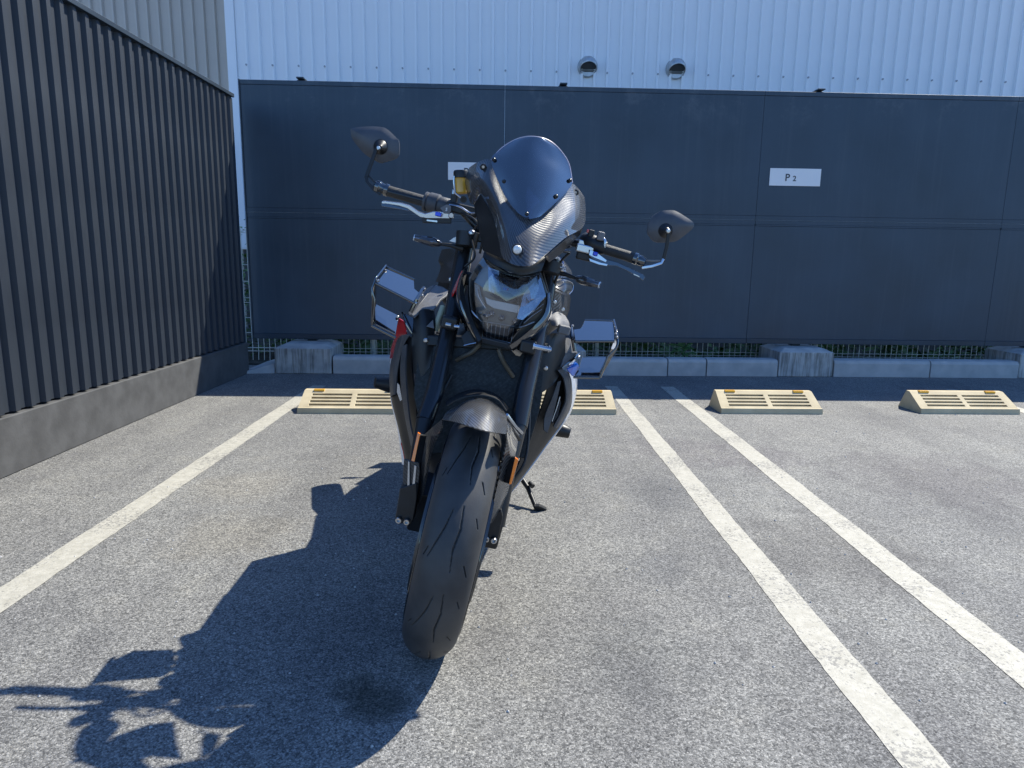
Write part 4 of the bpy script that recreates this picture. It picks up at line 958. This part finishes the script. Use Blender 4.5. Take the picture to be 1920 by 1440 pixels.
# nose cowl in carbon and the smoked screen ----------------------
patch('nose_cowl', [
    Q((871, 347, 1.905), (885, 384, 1.855), (902, 363, 1.80), (924, 405, 1.745), (935, 450, 1.675), (946, 487, 1.61), (990, 499, 1.555), (1022, 478, 1.61), (1060, 446, 1.685), (1093, 426, 1.79), (1098, 398, 1.85), (1096, 370, 1.90)),
    Q((873, 333, 1.885), (885, 345, 1.83), (905, 338, 1.775), (929, 378, 1.715), (944, 416, 1.665), (959, 444, 1.622), (990, 455, 1.600), (1018, 442, 1.622), (1048, 417, 1.675), (1078, 396, 1.76), (1088, 376, 1.82), (1091, 362, 1.88)),
    Q((880, 314, 1.885), (896, 304, 1.835), (920, 301, 1.80), (936, 346, 1.745), (954, 379, 1.705), (971, 399, 1.674), (992, 410, 1.656), (1013, 406, 1.674), (1036, 387, 1.705), (1056, 367, 1.75), (1073, 345, 1.80), (1085, 354, 1.86))],
    M['carbon'], B, 88, 26, .003)
scr = []
rowsS = [  # left edge ... right edge, bottom to top
    [(971, 399, 1.668), (981, 406, 1.656), (992, 410, 1.650), (1003, 409, 1.656), (1013, 406, 1.668)],
    [(955, 380, 1.70), (973, 386, 1.679), (993, 388, 1.669), (1014, 387, 1.679), (1036, 386, 1.70)],
    [(939, 352, 1.738), (964, 358, 1.706), (995, 360, 1.693), (1026, 360, 1.706), (1057, 365, 1.742)],
    [(921, 300, 1.792), (955, 312, 1.750), (996, 316, 1.731), (1037, 322, 1.750), (1073, 343, 1.792)],
    [(938, 281, 1.803), (966, 283, 1.772), (998, 286, 1.757), (1034, 296, 1.776), (1067, 310, 1.810)],
    [(962, 264, 1.806), (980, 262, 1.789), (1000, 262, 1.781), (1023, 268, 1.788), (1048, 280, 1.807)],
    [(980, 258, 1.798), (990, 256.5, 1.791), (1001, 256.5, 1.787), (1013, 258, 1.790), (1026, 262.5, 1.799)]]
patch('windscreen', [Q(*[(u, v, d - .010) for u, v, d in r_]) for r_ in rowsS], M['screen'], B, 40, 48, .0025)
edge = Q((921, 300, 1.784), (938, 280, 1.795), (960, 265, 1.799), (980, 257.5, 1.790), (1001, 256, 1.779), (1026, 262, 1.791), (1048, 279, 1.799), (1066, 306, 1.802), (1073, 343, 1.784))
M['rimpink'] = mat('polished_screen_edge', (.42, .38, .46), .25, coat=.6)
tube('screen_edge', edge, .0017, M['rimpink'], B, 8, 60)
for u, v, d in ((926, 299, 1.775), (945, 340, 1.728), (988, 401, 1.640), (1043, 368, 1.708), (1069, 338, 1.775)):
    a = q(u, v, d); dirn = (O - a).normalized(); lathe('screen_screw', a, a + dirn * .006, [(0, .0052), (.5, .005), (.85, .0035), (1, .0005)], M['fork'], B, 14)
a = q(970, 468, 1.582); dirn = (O - a).normalized()
lathe('rubber_washer', a, a + dirn * .002, [(0, .0135), (1, .0132)], M['dark_in'], B, 24)
lathe('nose_bolt', a + dirn * .001, a + dirn * .009, [(0, .0105), (.5, .010), (.8, .008), (1, .001)], mat('white_cap', (.72, .72, .70), .25, .2), B, 24)
for u, v, d in ((906, 313, 1.80), (1079, 361, 1.815)):
    a = q(u, v, d - .006); dirn = (O - a).normalized(); cf = lathe('cowl_fastener', a, a + dirn * .004, [(0, .0085), (.6, .008), (1, .006)], M['fork'], B, 18); lathe('fastener_core', a + dirn * .003, a + dirn * .0055, [(0, .0042), (1, .0032)], M['steel'], cf, 12)
# inside of the cowl seen through the screen, and instrument
patch('cowl_lining', [Q((921, 302, 1.84), (932, 298, 1.85), (958, 288, 1.88)), Q((938, 350, 1.79), (950, 348, 1.80), (958, 345, 1.85)), Q((958, 384, 1.75), (963, 384, 1.77), (968, 382, 1.80))], M['carbon_s'], B, 12, 24, .003)
patch('cowl_lining', [Q((1074, 340, 1.86), (1066, 320, 1.88), (1056, 300, 1.90)), Q((1062, 362, 1.80), (1056, 350, 1.83), (1046, 340, 1.87)), Q((1038, 384, 1.75), (1034, 378, 1.78), (1028, 372, 1.82))], M['matte'], B, 12, 24, .003)
box('instrument', q(985, 372, 1.93), RX * .085, (RY * .004 + RZ * 0), (RZ * .052 + RY * .03), M['matte'], B, .008)

# handlebar -----------------------------------------------------
HB = [(880, 398, 1.90), (950, 430, 1.88), (1030, 452, 1.85), (1060, 458, 1.84)]
tube('handlebar', Q((712, 355, 1.985), (797, 377, 1.96), (862, 391, 1.93), (900, 432, 1.92), (1010, 462, 1.90), (1060, 452, 1.88), (1132, 467, 1.85), (1206, 493, 1.82)), .011, M['fork'], B, 14)
tube('throttle_grip', Q((728, 358, 1.985), (798, 378, 1.965)), [.0150, .0155], M['grip'], B, 20)
lathe('grip_flange', q(796, 377, 1.966), q(803, 379, 1.964), [(0, .022), (.2, .027), (.8, .027), (1, .024)], M['plastic2'], B, 26)
lathe('throttle_housing', q(803, 379, 1.964), q(846, 390, 1.95), [(0, .024), (.08, .0285), (.45, .0285), (.5, .0245), (.55, .0245), (.9, .024), (1, .020)], M['plastic2'], B, 26)
lathe('bar_end', q(729, 358, 1.985), q(703, 348, 1.99), [(0, .0165), (.1, .0175), (.25, .0175), (.3, .014), (.55, .015), (.65, .0175), (.9, .0165), (1, .012)], M['gloss'], B, 20)
tube('grip', Q((1134, 467, 1.85), (1190, 484, 1.825)), [.0138, .0138], M['grip'], B, 20)
lathe('bar_end', q(1189, 484, 1.826), q(1210, 492, 1.815), [(0, .0155), (.15, .0160), (.3, .0160), (.4, .0130), (.6, .0145), (1, .010)], M['gloss'], B, 20)
lathe('switch_cluster', q(1090, 450, 1.88), q(1136, 466, 1.85), [(0, .019), (.1, .024), (.6, .024), (.7, .020), (.9, .020), (1, .016)], M['matte'], B, 22)
box('switch_button', q(1126, 443, 1.845), RX * .010, RY * .008, RZ * .012, M['plastic'], B, .004)
box('switch_button', q(1108, 438, 1.86), RX * .008, RY * .008, RZ * .010, M['matte'], B, .003)
box('switch_button', q(1104, 434, 1.858), RX * .006, RY * .004, RZ * .004, M['red_paint'], B, .0015)
tube('switch_ring', Q((1129, 445, 1.845), (1134, 452, 1.84), (1133, 464, 1.84)), .0045, M['silver'], B, 10, 8)
# mirrors
def mir(outline, D, bulge):
    pts = [V(a) for a in catmull([tuple(q(u, v, D)) for u, v in outline + [outline[0]]], 44)][:-1]
    return dome('mirror', pts, M['shell'], B, bulge, .010)
m1 = mir([(657, 243), (660, 240), (686, 237), (715, 238), (727, 243), (741, 256), (748, 266), (748, 289), (741, 297), (726, 302), (713, 305), (702, 300), (684, 289), (668, 271), (659, 257)], 2.03, .016)
m2 = mir([(1224, 405), (1239, 396), (1255, 394), (1268, 396), (1285, 406), (1299, 416), (1301, 424), (1295, 432), (1272, 450), (1258, 454), (1230, 454), (1218, 443), (1214, 433), (1217, 418)], 1.86, .015)
for m_, pts, D in ((m1, ((662, 246), (690, 241), (722, 245), (744, 268), (743, 292), (712, 300), (680, 282)), 2.044), (m2, ((1222, 410), (1254, 398), (1292, 416), (1294, 428), (1258, 450), (1228, 450)), 1.874)):
    plate('mirror_glass', [q(u, v, D) for u, v in pts], M['mirror'], m_, .002, (0, .002, 0), 0)
lathe('ball_socket', q(714, 276, 2.02), q(712, 277, 1.995), [(0, .022), (.4, .018), (.7, .011), (1, .007)], M['matte'], m1, 20)
lathe('ball_socket', q(1247, 432, 1.855), q(1251, 433, 1.83), [(0, .022), (.4, .018), (.7, .011), (1, .007)], M['matte'], m2, 20)
def flatbar(name, pts, wd, th, m):
    """flat bar along points; wd in the picture plane"""
    ps = Q(*pts); vs = []; fs = []
    for i, p in enumerate(ps):
        a = ps[max(i - 1, 0)]; b = ps[min(i + 1, len(ps) - 1)]; d = (b - a).normalized(); s = d.cross(RY).normalized()
        for (x, y) in ((-1, -1), (1, -1), (1, 1), (-1, 1)): vs.append(p + s * wd * x + RY * th * y)
    for i in range(len(ps) - 1):
        for k in range(4): fs.append((i * 4 + k, i * 4 + (k + 1) % 4, i * 4 + 4 + (k + 1) % 4, i * 4 + 4 + k))
    fs += [(0, 1, 2, 3), (len(vs) - 1, len(vs) - 2, len(vs) - 3, len(vs) - 4)]
    o = mk(name, vs, fs, m, B); fix_normals(o); add_bevel(o, .0015); return o
flatbar('mirror_arm', [(706, 278, 2.005), (696, 306, 2.0), (686, 334, 1.995)], .0052, .003, M['matte'])
flatbar('mirror_arm', [(687, 330, 1.995), (688, 340, 1.992), (702, 356, 1.985), (714, 364, 1.98)], .0045, .004, M['matte'])
flatbar('mirror_arm', [(692, 330, 1.995), (704, 343, 1.985), (714, 349, 1.985)], .0028, .004, M['matte'])
flatbar('mirror_arm', [(1254, 434, 1.835), (1250, 463, 1.835), (1243, 491, 1.835)], .0046, .003, M['matte'])
flatbar('mirror_arm', [(1244, 485, 1.835), (1240, 493, 1.83), (1222, 499, 1.82), (1203, 502, 1.812)], .0036, .004, M['silver'])
flatbar('mirror_arm', [(1238, 489, 1.832), (1222, 489, 1.825), (1208, 488, 1.818)], .0024, .004, M['plastic'])
for u, v, d in ((710, 278, 1.995), (1252, 433, 1.83)):
    a = q(u, v, d); lathe('bolt', a, a - RY * .007, [(0, .006), (.7, .006), (1, .004)], M['steel'], B, 14)
# front brake side: reservoir, lever
res = lathe('brake_reservoir', q(866, 364, 1.91), q(864, 333, 1.91), [(0, .014), (.1, .0185), (.9, .0185), (1, .017)], M['amber_solid'], B, 24)
lathe('reservoir_cap', q(865, 334, 1.91), q(865, 320, 1.91), [(0, .0215), (.8, .0215), (1, .0195)], M['matte'], res, 24)
tube('reservoir_bracket', Q((852, 330, 1.90), (851, 340, 1.90), (853, 362, 1.90), (868, 374, 1.90)), .003, M['silver'], B, 8)
lathe('bracket_bolt', q(869, 374, 1.89), q(869, 374, 1.88), [(0, .009), (.8, .009), (.8, .005), (.3, .005)], M['matte'], B, 16)
box('master_cylinder', q(866, 393, 1.915), RX * .045, RY * .014, RZ * .014, M['matte'], B, .006)
box('bar_clamp', q(851, 377, 1.93), RX * .009, RY * .018, RZ * .022, M['matte'], B, .004)
a = q(850, 364, 1.915); lathe('clamp_bolt', a, a + RZ * .012, [(0, .006), (.8, .006), (1, .004)], M['steel'], B, 12)
tube('master_edge', Q((842, 384, 1.90), (862, 388, 1.895), (880, 399, 1.89), (890, 400, 1.89)), .0028, M['silver'], B, 8, 16)
lever = plate('brake_lever', Q((716, 377, 1.90), (722, 377, 1.90), (752, 381, 1.895), (768, 386, 1.89), (784, 397, 1.885), (797, 401, 1.88), (812, 397, 1.88), (836, 398, 1.88), (850, 400, 1.88), (851, 407, 1.88), (843, 410, 1.88), (800, 409, 1.88), (788, 407, 1.885), (764, 391, 1.89), (748, 386, 1.895), (722, 382, 1.90), (715, 384, 1.90)), M['silver'], B, .012, (0, .012, .003), .0015)
plate('lever_tip', Q((714, 381, 1.898), (728, 382, 1.898), (764, 391, 1.89), (767, 396, 1.89), (742, 391, 1.893), (716, 387, 1.898)), M['gloss'], lever, .010, (0, .010, 0), .001)
plate('lever_joint', Q((791, 408, 1.882), (846, 409, 1.882), (846, 419, 1.882), (792, 418, 1.882)), M['matte'], lever, .012, (0, .012, 0), .002)
plate('lever_label', Q((800, 411.5, 1.8795), (820, 413.5, 1.8795), (820, 417, 1.8795), (800, 414.5, 1.8795)), M['silver'], lever, .002, (0, .002, 0), .0003)
box('lever_adjuster', q(822, 402, 1.873), RX * .0085, RY * .006, RZ * .0055, M['blue'], lever, .002)
dial = plate('lever_dial', Q((825, 390, 1.876), (838, 383, 1.876), (845, 386, 1.876), (846, 395, 1.876), (842, 401, 1.876), (832, 400, 1.876)), M['plastic'], lever, .006, (0, .006, 0), .001)
text_obj('5', .012, q(834.5, 395, 1.8745), RX, RZ, M['sign'], dial, .0004, 'numeral')
lathe('lever_pivot', q(846, 404, 1.875), q(846, 404, 1.892), [(0, .006), (.3, .0085), (1, .0085)], M['silver'], lever, 16)
# clutch side
box('clutch_perch', q(1096, 467, 1.855), RX * .024, RY * .012, RZ * .011, M['silver'], B, .004)
box('perch_clamp', q(1092, 456, 1.86), RX * .012, RY * .008, RZ * .008, M['silver'], B, .003)
box('clutch_bracket', q(1094, 481, 1.86), RX * .020, RY * .010, RZ * .010, M['matte'], B, .004)
tube('cable_adjuster', Q((1050, 456, 1.88), (1072, 461, 1.87)), [.0055, .006], M['silver'], B, 12)
tube('cable_adjuster', Q((1052, 470, 1.88), (1070, 473, 1.87)), [.0045, .005], M['silver'], B, 12)
lev2 = plate('clutch_lever', Q((1104, 468, 1.84), (1118, 473, 1.838), (1139, 487, 1.83), (1158, 492, 1.82), (1182, 503, 1.81), (1206, 515, 1.80), (1210, 520, 1.80), (1206, 527, 1.80), (1198, 520, 1.80), (1176, 508, 1.81), (1156, 499, 1.82), (1134, 498, 1.83), (1112, 486, 1.838), (1104, 480, 1.84)), M['gloss'], B, .011, (0, .011, .002), .0015)
plate('lever_blade', Q((1106, 468, 1.836), (1120, 474, 1.834), (1138, 488, 1.826), (1136, 492, 1.826), (1114, 483, 1.834), (1104, 478, 1.836)), M['silver'], lev2, .005, (0, .005, 0), .001)
plate('lever_joint', Q((1104, 484, 1.834), (1126, 492, 1.83), (1140, 495, 1.826), (1138, 499, 1.826), (1122, 496, 1.83), (1106, 490, 1.834)), M['silver'], lev2, .005, (0, .005, 0), .001)
plate('lever_label', Q((1188, 513, 1.799), (1199, 518, 1.799), (1199, 520, 1.799), (1188, 515, 1.799)), M['silver'], lev2, .001, (0, .001, 0), 0)
box('lever_adjuster', q(1116, 476, 1.830), RX * .0065, RY * .004, RZ * .0055, M['blue'], lev2, .0025)
# cables
tube('cable', Q((1070, 462, 1.87), (1040, 470, 1.84), (1018, 500, 1.86), (1030, 560, 1.88)), .0035, M['matte'], B, 8, 24)
tube('cable', Q((862, 398, 1.91), (890, 412, 1.86), (905, 440, 1.86), (900, 475, 1.87)), .0035, M['matte'], B, 8, 24)
tube('cable', Q((900, 418, 1.90), (884, 440, 1.88), (890, 480, 1.86), (872, 500, 1.87)), .003, M['matte'], B, 8, 24)
tube('cable', Q((1068, 474, 1.87), (1052, 490, 1.87), (1048, 510, 1.88), (1038, 535, 1.90)), .0035, M['matte'], B, 8, 24)
# triple clamps
tc1 = box('upper_fork_clamp', (q(874, 440, 1.93) + q(1040, 478, 1.90)) / 2, (q(1040, 478, 1.90) - q(874, 440, 1.93)) / 2, RY * .03, RZ * .012, M['matte'], B, .004)
box('lower_fork_clamp', (q(862, 518, 1.90) + q(1024, 556, 1.87)) / 2, (q(1024, 556, 1.87) - q(862, 518, 1.90)) / 2, RY * .03, RZ * .018, M['matte'], B, .006)
lathe('clamp_ring', q(874, 462, 1.895), q(877, 436, 1.90), [(0, .030), (1, .031)], M['matte'], B, 24)
lathe('clamp_ring', q(1030, 512, 1.85), q(1034, 492, 1.855), [(0, .030), (1, .031)], M['matte'], B, 24)
lathe('fork_cap', q(884, 436, 1.86), q(884, 433, 1.855), [(0, .0085), (.5, .008), (1, .004)], M['steel'], B, 14)
for u, v, d, s in ((843, 607, 1.765, 1), (990, 652, 1.735, 1)):
    box('fork_clamp_boss', q(u, v - 2, d + .035), RX * .022, RY * .02, RZ * .018, M['matte'], B, .008)
t_ = tube('clamp_bolt', Q((836, 608, 1.745), (846, 610, 1.743)), .0055, M['steel'], B, 12); tube('clamp_bolt', Q((852, 612, 1.74), (862, 613, 1.738)), .0045, M['silver'], B, 12)
lathe('tuning_bolt', q(1000, 649, 1.73), q(1034, 656, 1.725), [(0, .0095), (.1, .0065), (.82, .0065), (.84, .0095), (.9, .0095), (.92, .006), (1, .006)], M['silver'], B, 18)
# indicators
def indic(tip, root, ends, w0):
    a, b = q(*tip), q(*root)
    o = lathe('indicator', b, a, [(0, .004), (.10, .009), (.30, w0), (.55, w0 * .95), (.95, w0 * .62), (1, w0 * .45)], M['smoke_lens'], B, 10)
    tube('indicator_stalk', [b] + Q(*ends), [.0045, .006, .010][:len(ends) + 1], M['matte'], o, 10)
    tube('lamp_tip', [a + (b - a) * .05, a + (b - a) * .012], [w0 * .72, w0 * .6], M['lamp_plate'], o, 10)
    d = (a - b); tube('lens_edge', [b + d * .3 - RY * w0 * .98, b + d * .95 - RY * w0 * .6], .0009, M['silver'], o, 6)
    return o
indic((775, 445, 1.90), (829, 458, 1.905), [(845, 460, 1.905), (868, 466, 1.91)], .0135)
indic((1126, 535, 1.80), (1078, 521, 1.83), [(1062, 515, 1.845), (1038, 508, 1.86)], .0130)
plate('mirror_chip', Q((842, 452, 1.90), (850, 446, 1.90), (863, 441, 1.90), (865, 448, 1.90), (861, 457, 1.90)), M['white_paint'], B, .003, None, .0008)
tube('bolt_rod', Q((1038, 497, 1.84), (1061, 504, 1.835)), .0030, M['silver'], B, 10)
plate('blue_tab', Q((1050, 482, 1.95), (1056, 490, 1.95), (1058, 496, 1.95), (1053, 492, 1.95)), M['blue_paint'], B, .003, None, .0008)
plate('white_tab', Q((1036, 487, 1.93), (1047, 482, 1.93), (1052, 492, 1.93), (1049, 498, 1.93)), M['white_paint'], B, .003, None, .0008)

# tank, carbon side covers, seat, tail --------------------------
def loft(name, secs, m, seg=28, pw=2.4):
    """secs: (y, zc, half width, half height)"""
    vs = []; fs = []; uv = []
    for (y, zc, hw, hh, *xo) in secs:
        x0 = xo[0] if xo else 0
        for k in range(seg):
            t = 2 * math.pi * k / seg; c, s = math.cos(t), math.sin(t)
            vs.append(bl(x0 + hw * math.copysign(abs(c) ** (2 / pw), c), y, zc + hh * math.copysign(abs(s) ** (2 / pw), s))); uv.append((y, t * .12))
    for i in range(len(secs) - 1):
        for k in range(seg): fs.append((i * seg + k, i * seg + (k + 1) % seg, (i + 1) * seg + (k + 1) % seg, (i + 1) * seg + k))
    fs += [tuple(range(seg)), tuple(range(len(vs) - 1, len(vs) - seg - 1, -1))]
    o = mk(name, vs, fs, m, B, uv=uv); fix_normals(o); shade(o, 50); return o
loft('fuel_tank', [(.46, .80, .10, .05), (.52, .84, .17, .09), (.62, .88, .215, .12), (.76, .89, .215, .12), (.90, .85, .15, .10), (1.0, .79, .09, .06)], M['matte'])
loft('airbox', [(.40, .66, .10, .08), (.5, .66, .15, .10), (.75, .64, .15, .11), (.9, .62, .12, .1)], M['matte'])
loft('rider_seat', [(.92, .775, .09, .03), (1.02, .775, .13, .035), (1.18, .785, .13, .035), (1.26, .81, .10, .03)], M['seat'])
loft('passenger_seat', [(1.24, .84, .08, .03), (1.32, .87, .10, .032), (1.48, .90, .09, .03), (1.55, .905, .06, .02)], M['seat'])
loft('tail_fairing', [(1.10, .75, .14, .06), (1.32, .80, .15, .06), (1.50, .85, .09, .042), (1.66, .885, .05, .025), (1.72, .89, .03, .012)], M['white_paint'])
patch('tank_side_cover', [Q((828, 468, 2.12), (845, 466, 2.08), (864, 470, 2.06)), Q((822, 488, 2.12), (842, 488, 2.08), (860, 490, 2.04)), Q((826, 502, 2.12), (840, 502, 2.07), (856, 505, 2.03)), Q((817, 528, 2.12), (835, 530, 2.06), (850, 532, 2.02))], M['carbon_d'], B, 16, 20, .004)
patch('tank_side_cover', [Q((1040, 478, 2.06), (1054, 486, 2.08), (1062, 494, 2.14)), Q((1040, 500, 2.04), (1060, 502, 2.07), (1071, 508, 2.14)), Q((1042, 524, 2.03), (1062, 520, 2.06), (1075, 524, 2.14))], M['carbon_s'], B, 16, 20, .004)
patch('air_intake', [Q((1040, 528, 1.98), (1056, 525, 1.99), (1074, 532, 2.04)), Q((1042, 538, 1.96), (1060, 540, 1.98), (1074, 545, 2.03)), Q((1048, 542, 1.96), (1058, 548, 1.97), (1067, 552, 2.02))], M['lamp_dark'], B, 12, 12, .004)
tube('intake_edge', Q((1042, 528, 1.975), (1058, 525, 1.98), (1073, 531, 2.03), (1074, 543, 2.03), (1067, 552, 2.01)), .0013, M['silver'], B, 6, 24)
patch('tank_side_cover', [Q((1040, 545, 1.97), (1052, 550, 1.99), (1062, 556, 2.04)), Q((1038, 562, 1.97), (1052, 566, 1.99), (1064, 572, 2.05)), Q((1036, 580, 1.97), (1050, 586, 1.99), (1062, 590, 2.05))], M['carbon_s'], B, 14, 16, .004)
a = q(1055, 580, 1.985); lathe('bolt', a, a - RY * .006, [(0, .006), (.7, .006), (1, .004)], M['steel'], B, 12)
a = q(1040, 566, 1.955); lathe('bolt', a, a - RY * .008, [(0, .006), (.7, .006), (1, .004)], M['steel'], B, 12)
a = q(845, 524, 2.0); lathe('bolt', a, a - RY * .008, [(0, .006), (.7, .006), (1, .004)], M['silver'], B, 12)
for sx in (-1, 1):
    box('swingarm', bl(sx * .115, 1.18, .33), RX * .018, RY * .30, RZ * .035, M['fork'], B, .01)
    box('frame_rail', bl(sx * .15, .70, .66), RX * .018, RY * .28 - RZ * .04, RZ * .04, M['matte'], B, .01)
    box('subframe', bl(sx * .08, 1.2, .70), RX * .012, RY * .22 + RZ * .04, RZ * .015, M['matte'], B, .005)
    tube('footpeg', [bl(sx * .16, .98, .38), bl(sx * .25, .98, .385)], .010, M['matte'], B, 10)
    tube('passenger_peg', [bl(sx * .13, 1.25, .50), bl(sx * .21, 1.25, .50)], .009, M['matte'], B, 10)
tube('silencer', [bl(-.20, .95, .32), bl(-.22, 1.10, .40), bl(-.24, 1.28, .50), bl(-.26, 1.56, .60)], [.03, .045, .055, .05], M['fork'], B, 20)
tube('exhaust_pipe', [bl(-.05, .38, .30), bl(-.06, .45, .19), bl(-.08, .8, .18), bl(-.20, .96, .32)], .026, M['fork'], B, 14, 20)
loft('rear_hugger', [(1.10, .60, .07, .012), (1.3, .67, .09, .012), (1.5, .67, .09, .012), (1.62, .63, .08, .012)], M['carbon_d'])
plate('plate_holder', [bl(-.06, 1.70, .86), bl(.06, 1.70, .86), bl(.05, 1.88, .62), bl(-.05, 1.88, .62)], M['matte'], B, .01, RY * .01, .002)
plate('number_plate', [bl(-.10, 1.865, .72), bl(.10, 1.865, .72), bl(.10, 1.90, .60), bl(-.10, 1.90, .60)], M['sign'], B, .003, RY * .003, .001)
for sx in (-1, 1):
    lathe('rear_indicator', bl(sx * .05, 1.76, .78), bl(sx * .16, 1.76, .78), [(0, .005), (.4, .006), (.5, .012), (.9, .011), (1, .005)], M['smoke_lens'], B, 12)

# loose grit and a few dry leaves on the asphalt
def grit():
    vs = []; fs = []
    for _ in range(260):
        y = random.uniform(1.0, 5.0); x = random.uniform(-.85, .85) * y; r_ = random.uniform(.0015, .004) * (1 + .15 * y); k = len(vs)
        a = random.uniform(0, 3)
        for dx, dy in ((1, 0), (0, 1), (-1, 0), (0, -1)):
            vs.append((x + r_ * (dx * math.cos(a) - dy * math.sin(a)), y + r_ * (dx * math.sin(a) + dy * math.cos(a)) * random.uniform(.6, 1.3), .001))
        vs.append((x, y, .001 + r_ * .9)); fs += [(k, k + 1, k + 4), (k + 1, k + 2, k + 4), (k + 2, k + 3, k + 4), (k + 3, k, k + 4)]
    return mk('grit', vs, fs, mat('grit_stone', (.45, .44, .42), .8))
tag(grit(), kind='stuff')
